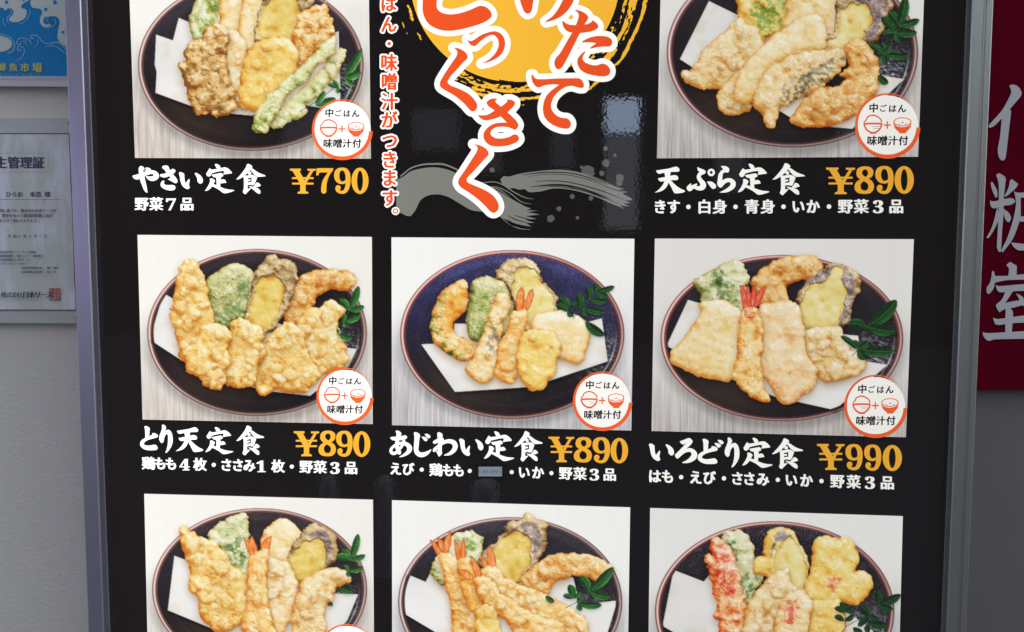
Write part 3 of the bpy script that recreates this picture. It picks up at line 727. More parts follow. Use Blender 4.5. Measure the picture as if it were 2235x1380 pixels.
# bottom right
DISHES.append(dish('photo of tempura with red crab stick and dark leaf sprig', (1410, 1090, .26846), [(1419, 1109), (1970.6, 1126.8), (1960, 1532), (1414, 1513)], 97, .84,
 (1046, 913, 974, 735, (118, 64, 62), (14, 13, 16), .35), ((242, 241, 238), (204, 200, 198)),
 '225,575 470,670 540,590 700,700 1600,900 1760,1000 1850,1080 1600,1400 1000,1450 400,1180 135,1030',
 [('pepper_tempura', 'shiso', '620,300 680,265 760,262 820,310 870,370 860,440 890,560 930,620 900,700 850,780 810,860 760,840 720,600 660,440', ('dkgrn', '640,320 720,380 740,480 690,480'), ('dkgrn', '790,640 930,560 900,700 830,860 780,800')),
  ('eggplant_tempura', 'gold', '980,300 1030,255 1120,240 1190,265 1230,350 1290,450 1310,520 1300,660 1320,780 1150,800 1000,620 880,580 900,480 970,470 960,380', ('purple', '1010,420 1060,290 1120,242 1175,270 1170,350 1060,360 1010,470'), ('facep', '1180,300 1240,380 1290,480 1290,700 1150,740 1040,560 1060,420 1130,340')),
  ('chicken_tempura', 'gold', '1370,350 1420,310 1530,320 1640,325 1700,400 1720,480 1690,600 1770,600 1830,680 1790,790 1720,850 1640,830 1560,830 1400,860 1290,800 1290,720 1340,620 1355,480', ('red', '1480,640 1560,630 1570,720 1500,720')),
  ('vegetable_fritter', 'gold', '1320,850 1450,820 1560,820 1600,900 1600,1080 1500,1250 1330,1250 1320,950'),
  ('crab_stick_tempura', 'crab', '530,350 590,310 640,370 700,420 720,520 750,600 770,720 800,820 810,950 790,1080 780,1250 620,1250 610,1000 550,940 600,880 560,780 540,620 500,500 490,460 550,450', ('red', '560,350 700,420 740,680 700,800 600,780 560,600')),
  ('white_fish_tempura', 'batter', '1150,560 1160,680 1230,740 1200,800 1100,900 1050,1080 1000,1250 800,1250 810,950 860,830 950,700 1050,600'),
  ('crab_claw_tempura', 'batter', '1180,760 1260,745 1330,800 1340,900 1300,1080 1250,1250 1060,1250 1040,1080 1080,920 1120,820', ('red', '1190,800 1240,810 1220,900 1210,1010 1100,1010 1120,900')),
  ('S', '1590,1080 1625,1035 1615,920'), ('S', '1625,1035 1690,1000 1810,930 1890,860'),
  ('L', '1620,920 1580,835,66 1532,880,62 1692,870,62;1612,990 1532,948,62 1692,938,58;1820,950 1750,868,78 1895,985,72 1725,1035,70 1790,900,50;1680,1045 1762,1085,66;1810,1010 1962,1022,88 1800,1090,66;1885,860 1888,735,80 2072,775,92 2008,895,74', .55)]))

# ---- face panel and rails
def xedge(pts, y):   # straight rail edge measured at two heights
    (x0, y0), (x1, y1) = pts
    return x0 + (x1 - x0) * (y - y0) / (y1 - y0)
LO, LI = [(140, 0), (193, 1380)], [(190, 0), (240, 1380)]
RI, RO = [(2110, 0), (2054, 1380)], [(2169, 0), (2109, 1380)]
YT, YB = -150, 1600
fc = [P(xedge(LI, YT) - 3, YT), P(xedge(LI, YB) - 3, YB), P(xedge(RI, YB) + 3, YB), P(xedge(RI, YT) + 3, YT)]
v = [q + np.array([0, .0000, 0]) for q in fc] + [q + np.array([0, .004, 0]) for q in fc]
for q in v[:4]: q[1] = .0006
face = mesh('face_panel', v, [(0, 1, 2, 3), (7, 6, 5, 4), (0, 4, 5, 1), (1, 5, 6, 2), (2, 6, 7, 3), (3, 7, 4, 0)], M_black, ROT)
vb, fb = box(fc[0][0] + .004, fc[3][0] - .004, .006, WD - .003, float(fc[1][2]) + .01, float(fc[0][2]) - .01)
mesh('cabinet', vb, fb, plain('dark_cabinet_sheet', (.06, .06, .065), .6, metal=.4), ROT)
def rail(outer, inner, flip, mat):
    prof = [(0, .082), (0, -.010), (.02, -.0125), (.05, -.013), (.30, -.013), (.315, -.0122), (.345, -.0122), (.36, -.013), (.41, -.013), (.425, -.0124), (.44, -.013), (.90, -.013), (.955, -.012), (.965, .0004), (1, .0004), (1, .02), (.9, .082)]
    if flip: prof = [(0, .082), (0, -.010), (.02, -.0125), (.05, -.013), (.90, -.013), (.955, -.012), (.965, .0004), (1, .0004), (1, .02), (.9, .082)]
    ys = np.linspace(YT, YB, 9); V_ = []; n = len(prof)
    for y in ys:
        A = P(xedge(outer, y), y, -.0125); B = P(xedge(inner, y), y, -.0005)
        for u, d in prof:
            q = A + (B - A) * u; V_.append((q[0], d, q[2]))
    F = []
    for i in range(len(ys) - 1):
        for k in range(n):
            a, b, c, d = i * n + k, i * n + (k + 1) % n, (i + 1) * n + (k + 1) % n, (i + 1) * n + k
            F.append((a, d, c, b) if outer is LO else (a, b, c, d))
    return mesh('side_rail', V_, F, mat, ROT)
o = rail(LO, LI, True, M_alum); o['label'] = 'plain left aluminium rail with a lavender sheen tinted into its colour'
o = rail(RO, RI, False, M_alumr); o['label'] = 'grooved grey right aluminium rail'

# ---- circle, brush ring and waves behind the headline
sh = Shape(-.0002); sh.poly([(1124 + 228.8 * math.cos(a), -46.6 + 226 * math.sin(a)) for a in np.linspace(math.radians(-40), math.radians(220), 90)])
sundisc = sh.build('sun_disc', M_sun, ROT)
# ragged brush ring: flecks and streaks that follow the circle
gx, gy = np.meshgrid(np.arange(862, 1432, 1.25), np.arange(-70, 262, 1.25)); gx = gx.astype(np.float32); gy = gy.astype(np.float32)
rr = np.hypot(gx - 1124, gy + 46.6); aa = np.degrees(np.arctan2(gy + 46.6, gx - 1124))     # 0 right, 90 down, 180 left
rr2 = rr + 5 * (fbm(gx / 30, gy / 30, 5) - .5)
st = fbm(aa / 5.5, rr2 / 6.5, 71, 3) * .62 + fbm(aa / 1.8, rr2 / 3.4, 73, 2) * .38
want = np.zeros_like(gx)
def arcz(r0, r1, a0, a1, k, soft=6, sa=8): 
    global want
    want = np.maximum(want, k * ss(r0 - soft, r0 + soft, rr2) * (1 - ss(r1 - soft, r1 + soft, rr2)) * ss(a0 - sa, a0 + sa, aa) * (1 - ss(a1 - sa, a1 + sa, aa)))
arcz(254, 273, -6, 64, .60, 5, 5); arcz(283, 292, -24, 58, .60, 3, 5); arcz(233, 255, 5, 75, .40, 5)
arcz(231, 250, 62, 130, .53, 4); arcz(260, 268, 55, 114, .70, 2.5, 5); arcz(248, 262, 95, 130, .45, 4); arcz(276, 277.5, 82, 99, .66, 1.5, 4)
arcz(236, 248, 140, 172, .42, 4); arcz(262, 268, 148, 162, .5, 4)
fl = (st + want - 1.0) > -.02
fl &= rr2 > 229
notch = (rr < 230) & (rr > 211) & (aa > 55) & (aa < 99) & ((fbm(aa / 9, rr2 / 7, 77, 3) + (rr - 221) / 26 + np.exp(-((aa - 80) / 14) ** 2) * .12) > .60)
def cells(name, sel, mat, dep):
    ny, nx = gx.shape; idx = np.arange(nx * ny).reshape(ny, nx); k = sel[:-1, :-1]
    q = np.stack([idx[:-1, :-1], idx[1:, :-1], idx[1:, 1:], idx[:-1, 1:]], -1)[k]
    u, inv = np.unique(q.ravel(), return_inverse=True)
    return mesh(name, P(gx, gy, dep).reshape(-1, 3)[u], inv.reshape(-1, 4), mat, ROT)
o = cells('brush_ring', fl, M_sun, -.0002)
o = cells('brush_gap', notch, M_black, -.0004)
W_ = (860, 320, .24161)
sh = Shape(-.0002)
sh.poly(smooth(tr(V('20,300 80,275 150,225 240,200 350,188 450,200 560,240 650,300 750,350 860,360 950,385 1030,440 1100,490 1180,540 1240,560 1190,575 1300,580 1200,592 1320,615 1190,628 1290,655 1180,660 1270,690 1190,690 1240,722 1180,715 1080,690 990,650 960,630 800,590 700,575 600,520 500,460 420,435 370,433 300,445 240,485 215,530 190,580 150,630 110,625 60,600 20,590'), *W_), 3, 50))
for s_ in ('60,268,12 150,198,12 250,165,14 350,158,16 450,162,16 550,200,14 600,230,10', '720,300,7 800,325,8 900,320,8 980,345,9 1080,410,9 1180,460,7 1265,476,2', '880,360,5 960,375,7 1060,430,8 1150,500,7 1245,522,2', '960,630,8 1040,700,8 1140,742,7 1235,750,2', '1080,640,4 1180,700,10 1235,718,3'):
    sh.stroke(tr(V(s_), *W_))
sh.build('ink_wave', M_grey, ROT)
sh = Shape(-.00045)
for s_ in ('820,372,3 930,392,10 1040,455,9 1150,515,10 1240,530,4', '1020,620,3 1100,660,9 1200,690,4', '1020,655,3 1100,705,8 1200,728,3', '1080,618,2 1150,640,7 1260,668,4', '980,645,3 1060,710,6 1160,735,3'):
    sh.stroke(tr(V(s_), *W_))
sh.build('wave_streaks', M_black, ROT)
sh = Shape(-.0002)
sh.poly(smooth(tr(V('960,300 990,270 1040,272 1100,255 1200,235 1400,213 1550,212 1700,240 1850,290 2000,355 2080,385 2030,395 2115,412 2060,425 2135,462 2152,485 2090,490 2140,512 2070,515 2130,540 2040,535 2090,568 1950,510 1850,465 1700,415 1560,385 1430,380 1330,405 1220,412 1180,385 1130,390 1080,375 1040,378 980,340'), *W_), 3, 50))
sh.build('ink_wave', M_grey, ROT)
sh = Shape(-.00045)
for s_ in ('1150,260,2 1260,243,9 1400,232,9 1600,242,8 1750,280,8 1930,345,3', '1200,272,2 1400,250,5 1600,262,5 1800,315,5 1950,372,2', '1265,318,2 1400,310,7 1550,318,8 1700,350,8 1900,410,8 2110,495,2', '1225,368,2 1350,352,12 1500,348,18 1650,368,12 1800,415,14 1950,470,4', '1300,375,2 1450,362,6 1650,385,8 1850,445,9 2060,530,2', '1750,262,2 1900,318,7 2060,385,3', '1500,345,2 1700,395,7 1900,470,3', '1900,360,3 2000,392,7 2100,420,2'):
    sh.stroke(tr(V(s_), *W_))
sh.build('wave_streaks', M_black, ROT)
random.seed(5)
for cx, cy, r in [(885, 212, 23), (1910, 18, 22), (1995, 80, 15), (1915, 150, 34), (1875, 242, 22), (1750, 225, 60), (1695, 188, 16), (2040, 283, 36), (2035, 330, 28), (1610, 452, 22), (1778, 468, 22), (1490, 562, 22), (1415, 652, 34), (1657, 645, 16)]:
    sh = Shape(-.00015 if r != 28 else -.0001)
    n = 18
    sh.poly(smooth([(W_[0] + (cx + r * (1 + random.uniform(-.13, .13)) * math.cos(a)) * W_[2], W_[1] + (cy + r * (1 + random.uniform(-.13, .13)) * math.sin(a)) * W_[2]) for a in np.linspace(0, 2 * math.pi, n, endpoint=False)], 2, 170))
    sh.build('ink_drop', M_grey2, ROT)

# ---- headline characters: red brush shapes on white outlines
T1, T2, T3, T4, T5 = (900, 0, .13042), (900, 90, .16667), (960, 290, .14493), (1100, 0, .12316), (1120, 100, .15219)
HEAD = [
 [(T1, '240,-700 200,-300 180,-100 170,100 175,200 210,310 270,400 370,465 480,505 620,518 780,500 950,460 1100,415 1230,360 1310,300 1330,250 1300,180 1240,125 1150,98 1080,115 960,170 800,220 650,243 520,225 440,180 408,110 410,20 440,-60 500,-300 520,-700')],
 [(T1, '920,655 945,680 980,688 1030,670 1130,600 1250,550 1360,525 1450,545 1520,610 1553,720 1530,840 1470,930 1370,1000 1260,1045 1160,1065 1280,1000 1390,890 1445,760 1430,660 1380,600 1310,590 1210,640 1130,700 1070,760 1030,775 980,755 940,710')],
 [(T2, '540,85 600,92 660,120 710,165 725,210 710,240 660,285 600,355 520,440 470,510 465,545 500,580 600,620 720,680 800,750 845,820 848,870 820,910 785,920 750,900 680,820 560,720 440,650 370,600 360,550 385,490 440,400 520,280 580,190 585,130')],
 [(T2, '1120,760 1060,750 1000,770 968,810 1000,855 1080,910 1150,980 1240,1070 1300,1140 1345,1165 1380,1130 1388,1090 1350,1030 1250,935 1170,865 1100,810 1085,780'),
  (T2, '1235,765 1290,768 1340,790 1340,835 1290,890 1240,935 1160,985 1060,1020 960,1038 900,1015 850,965 900,972 980,965 1060,920 1130,880 1200,830 1245,790'),
  (T2, '1240,1070 1150,1068 1050,1090 960,1160 930,1240 960,1320 1030,1370 1130,1380 1260,1365 1370,1320 1400,1280 1380,1235 1330,1222 1280,1250 1180,1275 1090,1270 1030,1230 1030,1180 1080,1135 1160,1120 1260,1130 1345,1165 1300,1090')],
 [(T3, '505,170 560,178 640,205 710,255 735,310 725,345 680,390 600,480 500,590 420,670 405,715 430,755 520,795 660,855 790,935 860,1020 888,1100 870,1170 815,1207 760,1185 680,1100 560,990 430,895 320,825 275,755 290,690 360,590 450,450 540,310 568,240 550,195')],
 [(T4, '270,-700 280,-40 290,30 320,120 360,210 415,250 470,225 500,160 510,80 530,-40 560,-700'),
  (T4, '1060,-700 1060,-60 1030,30 960,160 860,290 735,378 745,395 860,365 1000,300 1120,200 1190,100 1235,0 1260,-700')],
 [(T4, '1255,185 1290,178 1380,205 1460,255 1495,310 1470,370 1430,430 1390,510 1340,600 1280,720 1200,880 1120,1040 1040,1180 975,1235 920,1210 893,1110 920,1030 990,950 1080,800 1160,660 1220,560 1275,445 1310,350 1325,270 1300,220'),
  (T4, '1035,380 1050,372 1090,410 1160,440 1270,447 1400,440 1500,420 1560,385 1550,365 1600,378 1655,430 1672,475 1640,520 1540,560 1400,583 1300,590 1200,580 1120,555 1060,490 1040,430'),
  (T4, '1385,735 1500,675 1620,645 1740,640 1850,660 1910,710 1915,780 1870,825 1760,828 1650,840 1540,865 1525,850 1590,800 1635,770 1560,755 1470,752 1395,758'),
  (T4, '1430,910 1440,930 1405,990 1395,1050 1440,1110 1540,1150 1640,1160 1740,1130 1820,1155 1875,1220 1880,1290 1840,1340 1740,1357 1600,1340 1450,1300 1350,1230 1302,1130 1310,1040 1370,960')],
 [(T5, '262,415 280,415 300,450 340,478 450,480 640,470 800,468 940,468 990,500 1015,560 1005,605 950,605 850,578 760,590 660,650 580,740 545,850 560,930 620,1000 700,1035 780,1045 825,1100 820,1160 780,1190 680,1180 560,1130 460,1040 428,930 435,830 470,730 540,650 660,560 560,555 450,570 365,600 310,570 270,500')],
]
# the upper parts of the two cut characters, above the frame
HN = ['second brush character cut by the top edge', 'small curl character', 'upper angle-bracket character', 'crossed brush character', 'lowest angle-bracket character', 'right column character cut by the top edge', 'four-stroke brush character', 'hooked brush character']
for gi, (gl, lab) in enumerate(zip(HEAD, HN)):
    rd = Shape(-.0016 - .00003 * gi); wh = Shape(-.0006 - .00010 * gi, .00001)
    for fr, d in gl:
        pts = smooth(tr(V(d), *fr), 4, 58)
        rd.poly(pts); wh.halo(pts, 12.0)
    o = rd.build('headline_character', M_red, ROT); o['label'] = 'red ' + lab
    q = wh.build('outline', M_white, None); q.parent = o

# ---- brush lettering traced as outlines
K1, K2, K3, K4, K5, K6, K7, K8 = (280, 350, .07606), (430, 350, .07606), (1420, 350, .08501), (300, 915, .07606), (840, 935, .10738), (1410, 945, .10291), (620, 350, .08949), (1780, 350, .10291)
G = {
 'ya': (K1, ['300,240 320,190 365,168 420,185 460,250 480,290 420,260 435,350 455,450 480,560 520,740 550,930 510,920 450,850 400,730 350,600 330,500 310,380 300,300', '120,470 130,440 200,425 310,390 450,340 560,310 680,290 780,310 850,370 880,440 860,510 800,565 700,595 600,575 530,510 500,455 560,465 650,465 720,450 730,415 690,395 600,405 500,445 400,500 300,545 230,550 160,520', '475,220 560,212 620,235 655,290 640,340 560,340 480,310 520,270']),
 'sa': (K1, ['970,210 990,165 1080,150 1140,170 1180,260 1220,320 1290,410 1370,510 1410,580 1400,640 1350,660 1280,625 1200,580 1130,545 1180,525 1230,520 1160,440 1090,350 1040,270 990,240', '910,430 930,402 1010,390 1100,360 1190,300 1250,255 1310,250 1355,300 1330,350 1260,400 1170,450 1080,490 990,490 930,465', '1010,580 1035,600 1015,660 1060,705 1150,715 1260,710 1330,735 1352,790 1320,850 1230,868 1100,850 990,800 935,740 930,670 960,610']),
 'i': (K1, ['1450,370 1475,345 1540,350 1605,400 1608,500 1620,600 1645,660 1690,600 1740,535 1760,570 1745,650 1740,720 1765,770 1740,820 1680,825 1600,780 1540,710 1500,600 1480,480', '1905,380 1930,358 2010,395 2090,460 2135,550 2130,630 2090,670 2040,665 1990,610 1975,510 1940,440']),
 'tei': (K2, ['510,120 550,105 630,140 670,190 660,240 600,250 560,220', '370,228 420,268 560,250 700,220 800,205 870,225 950,290 1003,355 990,378 880,390 760,410 780,305 680,310 560,335 425,370 400,430 350,470 290,455 262,390 300,330 340,260', '425,415 520,400 620,380 690,368 740,395 752,440 720,475 640,480 560,490 490,490 450,460', '545,480 660,475 685,510 680,580 665,700 665,770 560,760 560,600', '665,590 700,560 760,548 810,575 840,640 760,655 665,665', '370,530 400,518 470,540 518,590 480,660 430,750 360,830 290,870 225,880 280,800 330,720 370,620', '430,690 470,685 560,715 665,765 780,810 900,840 1030,850 1075,868 1000,900 880,935 790,948 730,925 640,855 530,790 430,745']),
 'shoku': (K2, ['1435,120 1470,102 1550,140 1590,190 1560,230 1500,310 1430,380 1350,450 1250,520 1170,550 1122,550 1180,490 1260,400 1340,300 1400,210', '1560,220 1640,275 1740,345 1850,395 1940,425 1965,460 1850,470 1730,472 1660,430 1590,350 1525,262', '1460,360 1480,325 1530,325 1560,370 1540,410 1500,420 1465,395', '1330,460 1400,450 1450,450 1450,600 1450,820 1550,800 1500,860 1440,920 1395,975 1340,950 1312,900 1340,830 1345,700 1345,560', '1350,440 1450,440 1580,420 1660,450 1722,490 1700,560 1670,640 1640,700 1590,718 1540,700 1450,710 1450,640 1565,625 1565,490 1450,515 1380,480', '1450,555 1530,545 1535,590 1450,605', '1700,650 1740,640 1800,680 1830,735 1770,755 1690,780 1610,765 1660,710', '1480,740 1550,750 1640,775 1750,810 1810,870 1815,950 1770,960 1700,920 1620,850 1540,790']),
 'ten': (K3, ['140,265 300,240 480,210 640,165 710,190 748,250 720,295 600,298 400,310 220,348 170,320', '188,465 350,435 500,400 620,382 690,410 712,470 690,508 560,512 380,530 265,548 215,515', '345,300 495,300 515,320 495,420 490,520 460,580 430,650 380,720 300,780 200,815 105,830 190,770 270,690 330,600 365,500 370,400', '440,520 510,515 600,600 700,685 800,745 870,775 885,805 830,830 720,848 630,850 590,810 540,710 470,580']),
 'pu': (K3, ['1200,175 1290,215 1380,250 1418,300 1390,345 1310,380 1285,420 1320,480 1390,550 1425,640 1400,720 1330,770 1240,775 1150,745 1100,720 1060,770 1000,800 950,770 922,710 950,660 1030,590 1045,610 1025,655 1100,625 1190,595 1200,630 1160,655 1230,670 1280,640 1260,580 1210,510 1185,430 1205,360 1255,300 1210,250', '1445,550 1540,545 1620,580 1680,650 1670,715 1610,740 1560,710 1500,630', 'R1557,313,38,95']),
 'ra': (K3, ['1800,155 1870,148 1960,165 2020,220 2015,280 1980,315 1910,310 1865,330 1845,400 1840,520 1920,475 2010,460 2100,480 2170,545 2188,620 2150,710 2060,780 1950,825 1840,832 1765,828 1860,780 1960,720 2040,650 2055,590 2010,560 1940,580 1880,630 1830,690 1785,705 1740,670 1710,600 1725,500 1740,380 1790,290 1870,232']),
 'to': (K4, ['195,220 240,198 310,225 355,270 345,340 335,490 420,455 430,405 490,405 560,440 590,490 550,530 430,560 300,600 210,655 178,710 220,750 330,762 430,745 510,738 565,790 580,850 530,885 400,895 260,885 140,830 80,750 90,650 140,590 225,540 222,400 215,290']),
 'ri': (K4, ['700,175 740,155 790,190 818,250 800,310 770,365 830,320 890,308 950,350 990,430 1010,560 1000,700 950,820 880,920 820,972 800,955 840,860 870,720 878,560 870,450 845,410 790,480 760,570 745,650 705,688 660,660 625,580 635,470 675,370 705,270']),
 'a': (K5, ['105,195 130,178 230,170 320,160 420,140 455,180 430,215 330,240 230,250 150,240', '215,60 245,42 300,65 338,105 320,160 300,210 285,300 290,400 330,480 320,520 285,540 255,510 220,430 205,330 225,200 235,110', 'S385,255,60 370,320,60 300,420,55 220,500,62 150,505,68 122,450,60 160,385,55 250,325,55 350,305,62 440,325,80 500,390,98 490,460,92 430,520,64 360,560,42 300,582,14']),
 'ji': (K5, ['588,95 620,78 680,100 715,145 700,220 690,330 682,440 710,485 770,492 850,470 945,425 930,470 880,530 810,575 740,588 670,570 610,510 588,420 595,300 600,180', '745,172 810,175 860,210 870,240 840,265 800,250', '805,115 870,118 920,155 925,185 890,208 850,180']),
 'wa': (K5, ['1065,95 1095,78 1150,100 1175,140 1165,200 1160,330 1155,450 1160,520 1100,580 1060,510 1040,470 1075,460 1080,400 1080,250 1068,170', 'S1010,285,66 1090,245,75 1160,225,75 1150,290,60 1090,360,60 1020,430,75 1000,455,56', 'S1150,330,40 1230,275,70 1330,265,85 1410,305,100 1430,380,100 1390,460,85 1310,520,60 1205,548,14']),
 'ro': (K6, ['715,180 780,160 850,130 915,110 970,145 990,190 950,250 850,340 920,322 1000,345 1065,400 1088,470 1060,550 980,610 880,640 770,640 770,625 860,580 930,520 970,450 945,405 880,405 800,440 730,500 670,550 630,520 612,470 660,420 750,330 870,200 800,245 750,230']),
 'dots': (K6, ['1450,215 1520,220 1580,250 1590,285 1545,318 1500,290', '1515,150 1590,155 1640,190 1645,225 1600,248 1560,215']),
 'yen': (K7, ['#140,205 410,205 410,252 372,262 430,365 500,495 575,365 640,262 570,252 570,210 770,210 770,252 710,265 540,560 525,590 525,750 590,780 590,815 330,815 330,780 395,750 395,590 380,560 210,265 145,250', '#195,415 718,415 718,458 195,458', '#195,547 718,547 718,592 195,592']),
 '7': (K7, ['795,195 1195,195 1195,240 1120,340 1060,480 1035,620 1030,760 1010,805 970,815 925,800 905,750 915,600 960,460 1070,300 880,300 845,330 835,370 785,370']),
 '9': (K7, ['1415,180 1520,200 1595,290 1620,430 1610,600 1560,740 1490,805 1400,818 1310,790 1258,730 1255,660 1290,615 1340,612 1380,650 1375,700 1350,735 1400,748 1450,735 1490,650 1500,560 1420,582 1320,560 1250,490 1220,390 1240,270 1310,200|1418,245 1460,270 1490,340 1500,420 1498,490 1430,520 1380,500 1350,430 1350,330 1375,265']),
 '0': (K7, ['E1852,502,72,208,248,322']),
 '8': (K8, ['1045,128 1150,145 1215,205 1222,280 1190,350 1125,395 1195,445 1235,530 1220,630 1150,700 1035,715 910,695 840,630 832,540 870,460 950,405 885,345 868,270 890,190 950,145|1050,195 1095,215 1112,270 1095,325 1060,355 1010,320 985,265 1005,215|1020,442 1080,475 1118,530 1110,600 1070,640 1025,642 975,615 955,550 970,490']),
}
def gbox(key):
    xs, ys = [], []
    for d in G[key][1]:
        if d[0] == 'R': x, y, a, b = map(float, d[1:].split(',')); xs += [x - b, x + b]; ys += [y - b, y + b]; continue
        if d[0] == 'E': x, y, a, b, c, e = map(float, d[1:].split(',')); xs += [x - b, x + b]; ys += [y - e, y + e]; continue
        for p in V(d.lstrip('#S').split('|')[0]):
            h = p[2] / 2 if len(p) > 2 else 0; xs += [p[0] - h, p[0] + h]; ys += [p[1] - h, p[1] + h]
    return min(xs), min(ys), max(xs), max(ys)
def glyph(sh, key, bx=None):
    """bx: box in measured units to fit into, None = where it was traced"""
    fr, parts = G[key]
    if bx is None: fx = lambda p: tr([p], *fr)[0]
    else:
        x0, y0, x1, y1 = gbox(key); kx = (bx[2] - bx[0]) / (x1 - x0); ky = (bx[3] - bx[1]) / (y1 - y0)
        fx = lambda p: (bx[0] + (p[0] - x0) * kx, bx[1] + (p[1] - y0) * ky) + tuple(q * (kx + ky) / 2 for q in p[2:])
    for d in parts:
        if d[0] == 'R' or d[0] == 'E':
            q = list(map(float, d[1:].split(',')))
            if d[0] == 'R': q = [q[0], q[1], q[2], q[3], q[2], q[3]]
            a, b = fx((q[0], q[1]))[:2]; k0, k1 = fx((q[0] + 1, q[1] + 1))[:2]; k0 -= a; k1 -= b
            sh.ring(a, b, q[2] * k0, q[3] * k0, q[4] * k1, q[5] * k1)
        elif d[0] == 'S': sh.stroke([fx(p) for p in V(d[1:])])
        elif d[0] == '#': sh.poly([fx(p) for p in V(d[1:])])
        else:
            L = [smooth([fx(p) for p in V(q)], 4, 50) for q in d.split('|')]
            sh.poly(L[0], L[1:])
def cb(crop, x0, y0, x1, y1):
    return (crop[0] + x0 * crop[2], crop[1] + y0 * crop[2], crop[0] + x1 * crop[2], crop[1] + y1 * crop[2])
C3, C6, C7 = (1410, 340, .26846), (280, 920, .50112), (1400, 940, .37360)
TITLES = [
 ('vegetable set title in white brush characters', [('ya', None), ('sa', None), ('i', None), ('tei', None), ('shoku', None)]),
 ('tempura set title in white brush characters', [('ten', None), ('pu', None), ('ra', None), ('tei', cb(C3, 745, 65, 1005, 318)), ('shoku', cb(C3, 1028, 60, 1292, 322))]),
 ('chicken tempura set title in white brush characters', [('to', None), ('ri', None), ('ten', cb(K4, 1095, 235, 1885, 942)), ('tei', cb(C6, 335, 25, 458, 143)), ('shoku', cb(C6, 470, 18, 592, 148))]),
 ('mixed taste set title in white brush characters', [('a', None), ('ji', None), ('wa', None), ('i', cb(K5, 1508, 212, 2000, 560)), ('tei', cb(C6, 1548, 43, 1682, 173)), ('shoku', cb(C6, 1680, 42, 1805, 175))]),
 ('colourful set title in white brush characters', [('i', cb(K6, 60, 230, 592, 595)), ('ro', None), ('to', cb(K6, 1100, 125, 1525, 662)), ('dots', None), ('ri', cb(K6, 1670, 95, 1982, 735)), ('tei', cb(C7, 588, 42, 768, 218)), ('shoku', cb(C7, 762, 45, 945, 225))]),
]
for lab, L in TITLES:
    sh = Shape(-.0004)
    for k, b in L: glyph(sh, k, b)
    sh.build('dish_title', M_white, ROT)['label'] = lab
def prow(cr, *b): return [cb(cr, *q) for q in b]
PRICES = [
 ('yen 790 in yellow serif figures', 'yen 7 9 0', [None, None, None, None]),
 ('yen 890 beside the top right title', 'yen 8 9 0', prow(K8, (222, 155, 838, 720), (830, 128, 1238, 715), (1268, 122, 1655, 715), (1675, 122, 2085, 712))),
 ('yen 890 under the middle left photo', 'yen 8 9 0', prow(C6, (720, 43, 831, 152), (829, 40, 904, 152), (905, 41, 977, 154), (979, 43, 1054, 155))),
 ('yen 890 under the centre photo', 'yen 8 9 0', prow(C6, (1830, 67, 1942, 178), (1941, 68, 2019, 179), (2022, 69, 2098, 182), (2100, 72, 2177, 183))),
 ('yen 990 in amber serif figures', 'yen 9 9 0', prow(C7, (1025, 78, 1187, 230), (1192, 79, 1292, 232), (1301, 82, 1401, 235), (1409, 84, 1522, 237))),
]
for lab, ks, bs in PRICES:
    sh = Shape(-.0004)
    for k, b in zip(ks.split(), bs): glyph(sh, k, b)
    sh.build('price', M_yell, ROT)['label'] = lab

# ---- type set from Blender's built-in font
_gc = {}
def fglyph(ch):
    if ch in _gc: return _gc[ch]
    c = bpy.data.curves.new('type', 'FONT'); c.body = ch; c.resolution_u = 2
    o = bpy.data.objects.new('type', c); COL.objects.link(o)
    dg = bpy.context.evaluated_depsgraph_get(); e = o.evaluated_get(dg); me = e.to_mesh()
    v = np.array([q.co[:2] for q in me.vertices], float).reshape(-1, 2); f = [tuple(p.vertices) for p in me.polygons]
    t = [(p[0], p[i], p[i + 1]) for p in f for i in range(1, len(p) - 1)]
    e.to_mesh_clear(); bpy.data.objects.remove(o); bpy.data.curves.remove(c)
    _gc[ch] = (v, t); return _gc[ch]
def setch(sh, ch, cx, cy, em, offs=((0, 0),), sx=1.0, slant=0.0, center=True, skew=0.0):
    v, t = fglyph(ch)
    if len(v) == 0: return
    if center: xm = (v[:, 0].min() + v[:, 0].max()) / 2
    else: xm = .5
    u = (v[:, 0] - xm) * sx * em; q = -(v[:, 1] - .36) * em
    if ch in '𝟑𝟕𝟒𝟏': q = -(v[:, 1] - (v[:, 1].max() + v[:, 1].min()) / 2) * em
    u = u - q * slant; q = q + u * skew
    for ox, oy in offs:
        sh.tri(np.stack([cx + u + ox * em, cy + q + oy * em], 1), t)
def nib(dx, dy, n): return [(dx * k, dy * k) for k in np.linspace(-1, 1, n)]
HEAVY = nib(.040, 0, 3) + [(0, .020), (0, -.015), (.025, .018), (-.025, -.014)]
